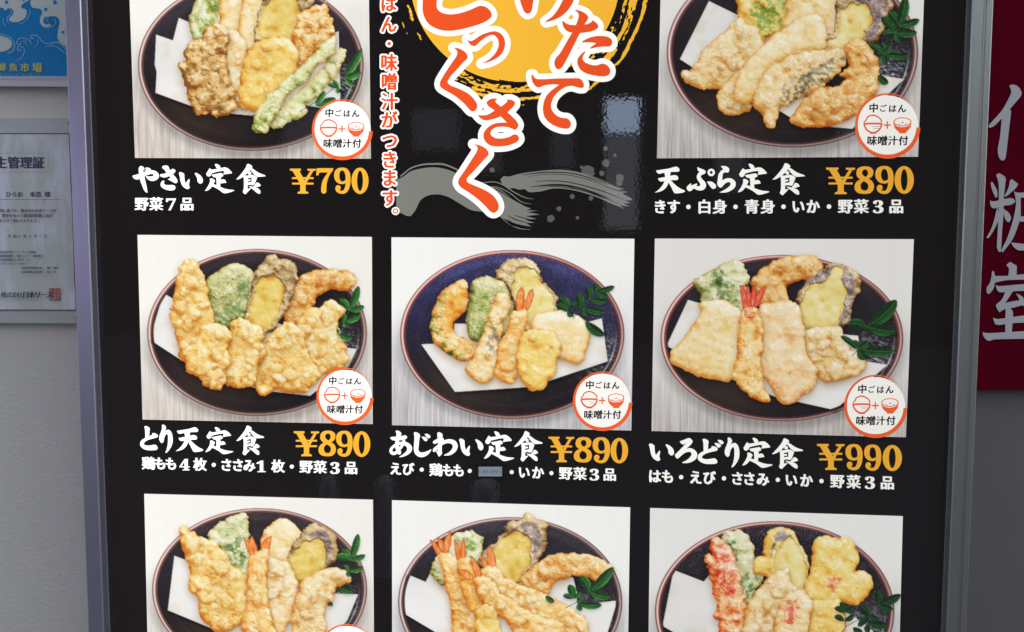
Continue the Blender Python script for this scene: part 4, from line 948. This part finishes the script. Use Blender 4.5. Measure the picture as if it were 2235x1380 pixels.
LINES = [
 ('seven vegetables line', (280, 340, .24161), 127, [('野', 121), ('菜', 252), ('𝟕', 385), ('品', 530)], 438, 438),
 ('small ingredient line under the top right title', (1410, 340, .26846), 122, [('き', 115), ('す', 225), ('・', 345), ('白', 475), ('身', 600), ('・', 728), ('青', 860), ('身', 990), ('・', 1118), ('い', 1240), ('か', 1360), ('・', 1488), ('野', 1622), ('菜', 1750), ('𝟑', 1888), ('品', 2035)], 417, 413),
 ('small ingredient line under the middle left title', (280, 920, .50112), 59, [('鶏', 88), ('も', 138), ('も', 185), ('𝟒', 245), ('枚', 312), ('・', 372), ('さ', 427), ('さ', 477), ('み', 527), ('𝟏', 578), ('枚', 652), ('・', 712), ('野', 775), ('菜', 835), ('𝟑', 900), ('品', 970)], 183, 203),
 ('start of the ingredient line left of the sticker', (280, 920, .50112), 59, [('え', 1165), ('び', 1220), ('・', 1278), ('鶏', 1340), ('も', 1392), ('も', 1438), ('・', 1487)], 207, 216),
 ('rest of the ingredient line right of the sticker', (280, 920, .50112), 59, [('・', 1670), ('い', 1725), ('か', 1785), ('・', 1843), ('野', 1905), ('菜', 1967), ('𝟑', 2030), ('品', 2097)], 221, 232),
 ('small ingredient line under the lower right title', (1400, 940, .37360), 84, [('は', 80), ('も', 152), ('・', 232), ('え', 318), ('び', 398), ('・', 482), ('さ', 560), ('さ', 630), ('み', 710), ('・', 797), ('い', 877), ('か', 965), ('・', 1052), ('野', 1145), ('菜', 1240), ('𝟑', 1335), ('品', 1437)], 268, 306),
]
KANA = 'きすいかもさみえびは'
for lab, (ox, oy, sc), em, L, y0, y1 in LINES:
    sh = Shape(-.0004)
    x0, x1 = L[0][1], L[-1][1]
    for ch, x in L:
        y = y0 + (y1 - y0) * (x - x0) / (x1 - x0)
        if ch == '・': sh.disc(ox + x * sc, oy + y * sc, em * .15 * sc)
        elif ch in '𝟑𝟕𝟒𝟏': setch(sh, ch, ox + x * sc, oy + (y + 2) * sc, em * 1.18 * sc, nib(.02, 0, 3), sx=1.15)
        elif ch in KANA: setch(sh, ch, ox + x * sc, oy + y * sc, em * sc, nib(.038, .027, 5) + nib(.035, -.010, 2), sx=.92, skew=(y1 - y0) / (x1 - x0))
        else: setch(sh, ch, ox + x * sc, oy + y * sc, em * sc, HEAVY, skew=(y1 - y0) / (x1 - x0))
    sh.build('ingredient_line', M_white, ROT)['label'] = lab
# red vertical caption with white edges
C = (820, 0, .34783)
vt = [('ご', -95), ('は', 25), ('ん', 155), ('・', 275), ('味', 395), ('噌', 515), ('汁', 640), ('が', 755), ('つ', 885), ('き', 1005), ('ま', 1120), ('す', 1245), ('。', 1325)]
rd = Shape(-.0018, .000002); wh = Shape(-.0007, .000003)
circ = [(math.cos(a) * .112, math.sin(a) * .112) for a in np.linspace(0, 2 * math.pi, 14, endpoint=False)]
for ch, y in vt:
    cx, cy = 820 + (83 + y * .005) * .34783, y * .34783; em = 40
    if ch == '・':
        rd.disc(cx, cy, 4.0); wh.disc(cx, cy, 8); continue
    if ch == '。':
        rd.ring(cx + 12, cy, 3.2, 6); wh.ring(cx + 12, cy, 0.8, 8.8); continue
    setch(rd, ch, cx, cy, em, [(0, 0), (.036, 0), (-.036, 0), (0, .022), (0, -.022)], sx=.92)
    setch(wh, ch, cx, cy, em, circ, sx=.94)
o = rd.build('vertical_caption', M_red, ROT); wh.build('outline', M_white, None).parent = o

# ---- round badges
def badge(cx, cy, r, label):
    Bf = lambda pts: [(cx + (p[0] - 545) / 545 * r, cy + (p[1] - 757) / 545 * r) + tuple(q * 1.6 / 545 * r for q in p[2:]) for p in pts]
    sh = Shape(-.0009); sh.disc(cx, cy, r * .93, n=48)
    b = sh.build('meal_badge', M_badge, ROT); b['label'] = label
    sh = Shape(-.0012)
    n = 72; a = np.radians(np.linspace(3, 331, n)); th = np.interp(np.degrees(a), [3, 90, 180, 250, 290, 331], [.122, .125, .088, .055, .030, .004])
    out = [(cx + r * math.cos(q), cy + r * math.sin(q)) for q in a]; inn = [(cx + r * (1 - t) * math.cos(q), cy + r * (1 - t) * math.sin(q)) for q, t in zip(a, th)]
    sh.tri(out + inn, [t for i in range(n - 1) for t in ((i, i + 1, n + i), (i + 1, n + i + 1, n + i))])
    sh.build('orange_ring', M_orange, None).parent = b
    sh = Shape(-.0012)
    for ch, x, y, em in [('中', 312, 460, 165), ('ご', 475, 465, 130), ('は', 630, 470, 140), ('ん', 785, 470, 150), ('味', 290, 1005, 175), ('噌', 460, 1005, 175), ('汁', 630, 1005, 165), ('付', 805, 1005, 165)]:
        p = Bf([(x, y)])[0]; setch(sh, ch, p[0], p[1], em / 545 * r, nib(.034, .022, 5) + [(0, .02)], slant=.04, skew=-.05)
    sh.build('badge_lettering', M_ink, None).parent = b
    sh = Shape(-.0012)
    sh.stroke(Bf(V('155,690,14 190,655,14 205,618,14 245,592,15 300,580,16 355,594,15 402,622,14 432,655,14 442,690,14')))
    sh.stroke(Bf(V('142,722,20 300,718,20 455,722,20')), cap=False)
    sh.stroke(Bf(V('153,728,18 175,790,18 215,838,19 262,862,18 300,868,14 340,862,18 385,838,19 425,790,18 445,728,18')))
    sh.poly(Bf(V('262,855 340,855 362,890 243,890')))
    sh.build('rice_bowl_icon', M_orange, None).parent = b
    sh = Shape(-.0012)
    sh.stroke(Bf(V('275,768,5 340,767,5 410,768,5'))); sh.stroke(Bf(V('305,800,5 350,799,5 400,800,5')))
    sh.build('bowl_lines', M_thin, None).parent = b
    sh = Shape(-.0012)
    sh.poly(Bf(V('475,732 600,732 600,756 475,756'))); sh.poly(Bf(V('526,682 550,682 550,806 526,806')))
    sh.build('plus_icon', M_orange, None).parent = b
    sh = Shape(-.0012)
    e = Bf([(790, 690), (940, 690), (790, 765)]); sh.ring(e[0][0], e[0][1], (e[1][0] - e[0][0]) * .88, e[1][0] - e[0][0], (e[2][1] - e[0][1]) * .80, e[2][1] - e[0][1], n=30)
    sh.poly(smooth(Bf(V('640,700 670,745 730,772 790,778 860,768 915,740 940,700 925,780 880,835 855,860 845,882 738,882 728,855 700,835 655,780')), 3, 60))
    for d in ('705,722 750,728 745,745', '765,712 795,690 820,695 790,718', '825,738 850,712 865,715 845,738'): sh.poly(Bf(V(d)))
    sh.build('soup_bowl_icon', M_orange, None).parent = b
for cx, cy, r, lab in [(747.2, 283.3, 66.5, 'round rice and soup badge on the top left photo'), (1937.5, 275, 71.5, 'round rice and soup badge on the top right photo'), (753, 865.5, 62.5, 'round rice and soup badge on the middle left photo'), (1315.3, 876, 65, 'round rice and soup badge on the centre photo'), (1911.5, 887.3, 69, 'round rice and soup badge on the middle right photo'), (757, 1425, 63, 'round badge cut by the bottom edge')]:
    badge(cx, cy, r, lab)

# ---- small sticker glued over one ingredient
st_ = empty('sticker', tuple(P(1071.5, 1029) + np.array([0, -.001, 0])))
tagit(st_, 'small grey sticker in a black surround covering one ingredient word on the menu board', 'sticker')
M_stb = plain('black_sticker_card', (.004, .0042, .006), .5); M_stg = plain('grey_sticker_paper', (.46, .50, .50), .6); M_stk = plain('sticker_ink', (.03, .04, .05), .6)
sh = Shape(-.0006); sh.poly([(1040, 1013), (1103, 1015), (1101.5, 1046), (1041, 1044)]); sh.build('backing_card', M_stb, st_)
sh = Shape(-.0009); sh.poly([(1044.3, 1018.8), (1095.8, 1019), (1095.8, 1040), (1044.6, 1040)]); sh.build('paper_slip', M_stg, st_)
sh = Shape(-.0012)
for ch, x in (('（', 1046.5), ('メ', 1055.3), ('ヒ', 1065), ('カ', 1074.5), ('リ', 1083.8), ('）', 1092.5)): setch(sh, ch, x, 1029.4, 8, [(0, 0), (.03, 0)], slant=.05)
sh.build('sticker_lettering', M_stk, st_)

# ------------------------------------------------------------------ wall things left and right of the sign
def slab(name, pts, d0, d1, mat, parent=None):
    """flat board between two depths, outline in measured units at the front depth"""
    a = P([p[0] for p in pts], [p[1] for p in pts], d0); b = a.copy(); b[:, 1] = d1; n = len(pts)
    f = [tuple(range(n - 1, -1, -1)), tuple(range(n, 2 * n))] + [(i, (i + 1) % n, n + (i + 1) % n, n + i) for i in range(n)]
    cr = sum((pts[i][0] * pts[(i + 1) % n][1] - pts[(i + 1) % n][0] * pts[i][1]) for i in range(n))
    if cr < 0: f = [tuple(reversed(q)) for q in f]
    return mesh(name, np.vstack([a, b]), f, mat, parent)
# framed poster
DP = WD - .004
A = (0, 0, .19569)
po = empty('framed_poster', tuple(P(40, 60, DP))); tagit(po, 'blue fish market poster with cream waves in a grey metal frame', 'poster')
M_blue = plain('poster_blue', (.012, .19, .44), .18, mottle=.12, mscale=9); M_cream = plain('poster_cream', (.50, .53, .50), .2)
M_line = plain('poster_white_line', (.28, .50, .62), .3); M_ytxt = plain('poster_yellow_lettering', (.50, .50, .10), .3)
slab('print', tr(V('-300,-250 712,-250 735,420 752,858 -300,858'), *A), DP, DP + .0025, M_blue, po)
sh = Shape(DP - .0004)
sh.poly(smooth(tr(V('-300,-240 -300,95 -50,80 0,85 40,95 60,125 80,100 115,95 145,115 148,150 120,185 100,215 115,240 160,250 220,240 280,200 298,150 290,110 250,95 230,75 260,40 320,5 370,-60 400,-240'), *A), 4, 75)); sh.build('cream_foam', M_cream, po); sh = Shape(DP - .0004)
sh.poly(smooth(tr(V('420,-240 380,-60 340,20 345,60 370,90 420,95 460,110 470,150 448,200 450,260 480,295 530,305 575,285 558,258 525,272 495,258 492,225 512,195 560,185 620,185 655,210 665,260 650,330 640,420 660,460 700,495 740,520 738,430 715,-60 712,-240'), *A), 4, 75))
sh.build('cream_foam', M_cream, po); sh = Shape(DP - .0004)
sh.ring(0 + 5 * A[2], 492 * A[2], 0, 128 * A[2], 0, 86 * A[2]); sh.build('cream_foam', M_cream, po)
for x, y, r in [(72, 25, 18), (613, 25, 22), (510, 105, 19), (703, 360, 16), (262, -6, 18)]: sh = Shape(DP - .0008); sh.disc(x * A[2], y * A[2], r * A[2]); sh.build('blue_drop', M_blue, po)
sh = Shape(DP - .0008)
for s_ in ('505,205,30 500,245,36 525,262,14', '555,210,30 560,255,34 590,262,20', '530,215,40 560,195,26'): sh.stroke(tr(V(s_), *A))
sh.build('blue_curl', M_blue, po)
for s_ in ('-20,382,6 60,392,6 130,430,6 165,500,6 150,570,6 90,600,5', '-20,398,4 60,410,4 120,450,4 148,510,4 130,565,4 70,590,3', '105,110,5 128,130,6 110,165,6 78,205,6 85,245,6 110,265,3', '40,205,5 32,240,6 50,275,5 70,285,3', '330,95,4 335,150,6 300,215,6 250,258,5 200,270,3', '470,292,4 520,315,6 580,300,6 618,255,6 612,220,6 590,218,4', '540,185,3 525,225,5 545,260,4',
           '345,435,8 342,405,8 375,392,8 420,405,8 470,460,8 530,492,8 600,470,7 670,475,7 745,548,6', '350,432,7 375,432,7 370,412,6', '505,525,3 570,512,7 630,520,7 700,575,7 745,600,6', '560,490,4 640,480,6 700,520,6 745,570,5',
           '355,505,3 335,460,6 290,435,7 240,425,8 195,450,8 190,485,8 215,500,8 232,485,7 225,470,5', '232,470,4 270,455,6 300,478,5', '250,520,7 205,520,8 195,550,8 215,568,7 235,555,7 225,540,5', '240,525,5 270,545,7 262,610,7 225,655,6 170,682,3', '410,430,3 425,475,5 400,515,4 375,522,2', '265,490,3 295,490,4 303,520,3'):
    sh = Shape(DP - .0010); sh.stroke(tr(V(s_), *A)); sh.build('wave_line', M_line, po)
sh = Shape(DP - .0012)
for ch, x, y, em in [('鮮', 22, 752, 98), ('魚', 148, 752, 98), ('市', 277, 755, 104), ('場', 414, 756, 116)]:
    setch(sh, ch, x * A[2], y * A[2], em * A[2], [(0, 0), (.03, 0), (-.03, 0), (0, .02)])
for ch, x in zip('NFISHMARKET', (0, 70, 103, 140, 183, 265, 305, 345, 388, 425, 465)): setch(sh, ch, x * A[2], 834 * A[2], 20 * A[2], [(0, 0), (.05, 0)])
sh.build('poster_lettering', M_ytxt, po)
def bar(name, y0, y1, x0, x1, d0, d1, mat, par): return slab(name, tr([(x0, y0[0]), (x1, y0[1]), (x1, y1[1]), (x0, y1[0])], *A), d0, d1, mat, par)
bar('frame_inner_strip', (852, 850), (889, 893), -300, 760, DP - .0025, DP + .003, plain('pale_frame_strip', (.42, .45, .47), .4, metal=.5), po)
bar('frame_bar', (893, 897), (962, 968), -300, 762, DP - .004, WD, M_alum2, po)
# certificate under a clear board
DC = WD - .007
M_acr, n_, l_, b_ = nodes('clear_acrylic_board')
b_.inputs['Base Color'].default_value = (.42, .43, .40, 1); b_.inputs['Roughness'].default_value = .12
ce = empty('certificate', tuple(P(60, 480, DC))); tagit(ce, 'pest control certificate with thin dark red border and red seal on a clear board', 'certificate')
slab('board', [(-120, 257), (151, 258.5), (171, 706), (-120, 705)], DC, WD + .001, M_acr, ce)
m, n, l, b = nodes('aged_certificate_paper')
b.inputs['Roughness'].default_value = .28
g = n.new('ShaderNodeNewGeometry'); mp = n.new('ShaderNodeMapping'); mp.inputs['Scale'].default_value = (26, 20, 9); l.new(g.outputs[0], mp.inputs[0])
nz = n.new('ShaderNodeTexNoise'); nz.inputs['Scale'].default_value = 1; nz.inputs['Detail'].default_value = 7; nz.inputs['Roughness'].default_value = .6; l.new(mp.outputs[0], nz.inputs['Vector'])
cr = n.new('ShaderNodeValToRGB'); cr.color_ramp.elements[0].position = .44; cr.color_ramp.elements[0].color = (.50, .51, .44, 1); cr.color_ramp.elements[1].position = .60; cr.color_ramp.elements[1].color = (.66, .64, .68, 1)
l.new(nz.outputs[0], cr.inputs[0]); l.new(cr.outputs[0], b.inputs['Base Color'])
sh = Shape(DC - .0006); sh.poly([(-120, 293), (150, 293), (165.5, 676.5), (-120, 675)]); sh.build('paper', m, ce)
M_bord = plain('dark_red_border', (.16, .035, .04), .4); M_navy = plain('navy_certificate_ink', (.035, .035, .085), .5); M_seal = plain('red_seal_ink', (.45, .09, .07), .5)
sh = Shape(DC - .0009)
B_ = [(-120, 291.5), (151.5, 292), (153, 333), (154.8, 400), (158, 440), (160.4, 500), (161.5, 560), (163.5, 620), (165.3, 640), (166.2, 677.3), (-120, 676.3)]
sh.stroke([(p[0], p[1], 2.0) for p in B_[:2]], cap=False); sh.stroke([(p[0], p[1], 2.4) for p in B_[1:10]], cap=False); sh.stroke([(p[0], p[1], 2.2) for p in B_[9:]], cap=False)
sh.build('red_border', M_bord, ce)
P2, P3 = (0, 260, .17391), (0, 480, .17391)
sh = Shape(DC - .0009)
def row(sh, C, txt, xa, xb, y, em, offs=((0, 0), (.03, 0)), sx=1.0, slant=0):
    n = len(txt)
    for i, ch in enumerate(txt):
        if ch in ' 　': continue
        x = xa + (xb - xa) * (i + .5) / n
        setch(sh, ch, C[0] + x * C[2], C[1] + y * C[2], em * C[2], offs, sx, slant, center=True)
for ch, x in (('生', 12), ('管', 170), ('理', 328), ('証', 484)): setch(sh, ch, x * .17391, 260 + 548 * .17391, 158 * .17391, nib(.04, 0, 3) + [(0, .025)])
for ch, x in (('ひ', 105), ('ら', 180), ('お', 252), ('本', 405), ('店', 480), ('様', 595)): setch(sh, ch, x * .17391, 260 + 945 * .17391, 76 * .17391, [(0, 0), (.03, 0), (0, .02)])
row(sh, P2, '用に基づき、株式会社日本リースが', -8, 705, 1150, 47); row(sh, P2, '責任をもって害虫防除施工及び', 20, 660, 1212, 50); row(sh, P2, 'をさせて頂いております。', -8, 505, 1276, 46)
row(sh, P3, '平 成27 年 3 月 1 日', 100, 585, 205, 44, sx=.9)
row(sh, P3, '株式会社日本リース　ＰＣＯ事業部', -22, 452, 405, 34); row(sh, P3, '福岡南営業所　（施工エリア：　福岡地区）', -8, 556, 455, 34); row(sh, P3, '大野城市御笠川１丁目４－１１', -22, 388, 503, 34); row(sh, P3, '０９２－５０３－０８８４', -8, 335, 552, 34)
row(sh, P3, '害虫防除管理責任者：', 268, 556, 605, 34); row(sh, P3, '城戸 勝也', 590, 732, 605, 34); row(sh, P3, '害虫防除施工担当者：', 268, 556, 655, 34); row(sh, P3, '井上 歩', 590, 700, 655, 36)
row(sh, P3, '株式会社', 15, 280, 942, 74, nib(.03, 0, 3), slant=.12); row(sh, P3, '日本リース', 285, 660, 942, 90, nib(.05, 0, 4), slant=.12)
sh.poly([(-120, 435.2), (132, 435.2), (132, 435.9), (-120, 435.9)])
sh.build('certificate_lettering', M_navy, ce)
sh = Shape(DC - .0009)
for q in ([(-120, 334.6), (106, 334.6), (106, 335.1), (-120, 335.1)], [(-120, 375.2), (106, 375.4), (106, 375.9), (-120, 375.7)], [(105.5, 334.6), (106, 334.6), (106, 375.7), (105.5, 375.7)]): sh.poly(q)
sh.build('title_box_line', plain('faint_box_line', (.24, .24, .26), .5), ce)
sh = Shape(DC - .0013)
sx0, sy0, k = 107, 629.3, .17391
sh.poly([(sx0, sy0), (132, sy0 + .5), (132, 656), (sx0, 655.6)], [[(sx0 + 1.3, sy0 + 1.6), (sx0 + 1.3, 654.2), (130.7, 654.5), (130.7, sy0 + 1.9)]])
for j, t in enumerate(('株式', '会社', '之印')):
    for i, ch in enumerate(t): setch(sh, ch, sx0 + 6.8 + i * 11.4, sy0 + 5 + j * 8.3, 11, [(0, 0), (.06, 0), (0, .05)])
sh.build('red_seal', M_seal, ce)
for x, y in ((151, 269), (168, 694)):
    sh = Shape(DC - .002); sh.disc(x, y, 3.0); sh.build('screw_cap', plain('grey_screw_cap', (.16, .17, .17), .4), ce)

# restroom banner
DB = WD - .012
rb = empty('restroom_sign', tuple(P(2190, 500, DB))); tagit(rb, 'dark maroon restroom sign with grey white brush kanji right of the menu board', 'sign')
M_mar = plain('maroon_banner', (.115, .0024, .012), .9, spec=0, mottle=.15, mscale=12); M_bw = plain('pale_grey_lettering', (.56, .52, .51), .7, spec=.2, mottle=.06, mscale=20)
slab('banner', [(2100, -250), (2330, -250), (2330, 851), (2110, 852.6)], DB, DB + .006, M_mar, rb)
R4, R5 = (2100, 160, .28986), (2100, 540, .2609)
for gl, nm in (([(R4, '355,95 380,85 420,100 448,145 440,175 360,270 368,290 350,450 330,620 320,650 300,660 275,630 268,570 285,480 298,340 250,390 210,413 197,400 215,375 300,280 350,190 370,140')], 'first kanji'),
   ([(R4, '215,820 228,820 262,880 265,930 255,940 240,915 220,860'), (R4, '255,765 280,752 325,785 325,830 315,930 310,1080 300,1200 292,1345 275,1345 262,1310 270,1150 275,1000 275,830'), (R4, '375,798 422,835 400,870 330,930 318,925 350,860 360,810'), (R4, '210,960 240,965 330,945 380,942 402,968 370,990 300,1000 240,1018 215,1000'), (R4, '265,1000 275,1090 250,1160 200,1240 182,1240 220,1170 245,1090'), (R4, '310,1020 350,1050 368,1090 355,1122 335,1115 315,1070'), (R4, '390,890 420,900 620,890 620,932 480,935 440,940 440,1080 420,1150 380,1250 305,1350 295,1335 340,1240 385,1100 405,990 400,930'), (R4, '370,1275 480,1285 640,1275 640,1322 430,1335 385,1305'), (R4, '435,1078 620,1078 620,1118 435,1118')], 'second kanji'),
   ([(R5, '370,150 400,122 458,155 455,240 385,240 392,180'), (R5, '250,200 265,200 275,240 400,238 520,225 720,222 720,265 560,270 380,275 275,295 260,350 225,392 208,380 205,340 230,300 245,250'), (R5, '282,315 310,325 520,308 660,305 660,360 560,365 430,368 405,400 360,465 480,445 520,480 410,510 350,520 312,545 290,510 285,480 330,440 360,375 310,375 290,350'), (R5, '450,385 500,410 540,470 530,500 500,480 470,420'), (R5, '365,520 390,505 425,540 415,715 360,715'), (R5, '258,590 300,600 520,570 640,568 640,625 420,635 310,650 275,640'), (R5, '170,712 220,718 560,700 740,700 740,762 270,770 222,782 185,755')], 'third kanji')):
    sh = Shape(DB - .0012)
    for fr, d in gl: sh.poly(smooth(tr(V(d), *fr), 4, 60))
    o = sh.build('kanji', M_bw, rb); o['label'] = nm + ' of the restroom sign'

# ------------------------------------------------------------------ street behind the camera: unseen, with masses added to shape the reflections
M_dk = plain('dark_plaster', (.022, .021, .020), .9, mottle=.2, mscale=2)
M_pane = plain('curtained_window', (.4, .4, .46), .5)
def bld(x0, x1, y0, y1, z1, label, mat, wins=(), z0=-.1):
    e = empty('street_building', ((x0 + x1) / 2, y1, 0)); tagit(e, label, 'building')
    vv, ff = box(x0, x1, y0, y1, z0, z1); mesh('wall', vv, ff, mat, e)
    for wx0, wx1, wz0, wz1 in wins:
        vv, ff = box(wx0, wx1, y1 - .05, y1 + .02, wz0, wz1); mesh('window', vv, ff, M_pane, e)
    return e
bld(-9.2, .43, -15, -14, 18, 'dark plastered house across the street, mirrored in the sign', M_dk, [(-2.9, -2.1, 3.3, 4.0), (-1.75, -1.35, 2.9, 3.4), (-.5, -.1, 3.0, 3.7), (-5.2, -4.4, 3.2, 4.2)])  # unseen house, height set to cut sky light on the sign wall
bld(1.06, 6.6, -15, -14, 18, 'dark plastered house right of the alley, mirrored in the sign', M_dk, [(4.3, 4.9, 3.2, 4.4), (2.3, 2.8, 2.6, 3.3)])  # unseen, as tall as its neighbour to limit the sky
bld(6.6, 26, -15.3, -14.3, 5.2, 'low dark shed at the right end of the street, height set for the rail reflection', M_dk)  # unseen, kept low so brighter sky mirrors in the right rail
vv = None
e = empty('far_house', (1.0, -40, 0)); tagit(e, 'pale house at the end of the alley with a bright blue block added for the reflection', 'house')
a_, b__ = box(-6, 8, -46, -40, -.1, 7.0); mesh('lower_storey', a_, b__, plain('grey_plaster', (.085, .09, .12), .8, mottle=.15, mscale=1), e)
a_, b__ = box(-6, 8, -46.2, -39.9, 7.0, 9.6); mesh('blue_reflector', a_, b__, plain('bright_blue_reflector', (.50, .66, .95), .8, mottle=.05, mscale=1), e)  # added stand-in for bright sky, mirrored beside the headline
e = empty('alley_sky_blocker', (.7, -14, 4.7)); tagit(e, 'dark footbridge added over the alley to cut the mirrored sky', 'blocker')  # unseen mass added to end the bright reflection at its top
vv, ff = box(.2, 1.2, -16, -13.9, 4.5, 17); mesh('dark_block', vv, ff, M_dk, e)
e = empty('left_obstruction', (-16, -17, 5)); tagit(e, 'dark elevated walkway added far left to darken the rail reflection', 'obstruction')  # unseen dark mass added to block sky from the left rail
vv, ff = box(-30, -9.3, -20, -15, 4.6, 18); mesh('dark_block', vv, ff, M_dk, e)
M_upr = plain('white_upright_paint', (.70, .70, .72), .5)  # pale posts added to mirror as dim columns in the sign
for i, (x, lab) in enumerate(((-.37, 'white bollard added to mirror nearest the middle of the sign'), (-.86, 'white bollard added between the other two for its reflection'), (-1.14, 'white bollard added at the left end for its reflection'))):
    e = empty('upright', (x, -3.0, 0)); tagit(e, lab, 'upright', 'white bollards added for their reflection')
    a = np.linspace(0, 2 * math.pi, 16, endpoint=False); r = .065 if i == 0 else .04
    prof = [(r, 0), (r, .44), (r * .85, .48), (r * .4, .50), (.001, .505)]
    vv = [(x + q * math.cos(t), -3 + q * math.sin(t), z) for q, z in prof for t in a]
    ff = [(k * 16 + j, k * 16 + (j + 1) % 16, (k + 1) * 16 + (j + 1) % 16, (k + 1) * 16 + j) for k in range(4) for j in range(16)]
    mesh('post', vv, ff, M_upr, e)

bld(-70, -18, -50, -42, 14, 'lavender block added beyond the street to tint the left rail reflection', plain('lavender_reflector', (.17, .16, .30), .8, mottle=.1, mscale=1))  # unseen reflector, added to give the left rail its lavender
bld(14, 70, -50, -42, 22, 'plain grey block added beyond the street for the right rail reflection', plain('grey_reflector', (.12, .13, .13), .8, mottle=.1, mscale=1))  # unseen, added as what the right rail mirrors

e = empty('alley_baffle', (.72, -14.1, 0)); tagit(e, 'dark sheet gate added at the alley foot to end the reflection', 'baffle')  # unseen dark sheet added to stop the reflection running lower
vv, ff = box(.43, 1.06, -14.16, -14.08, 0, 1.95); mesh('baffle_leaf', vv, ff, M_dk, e)
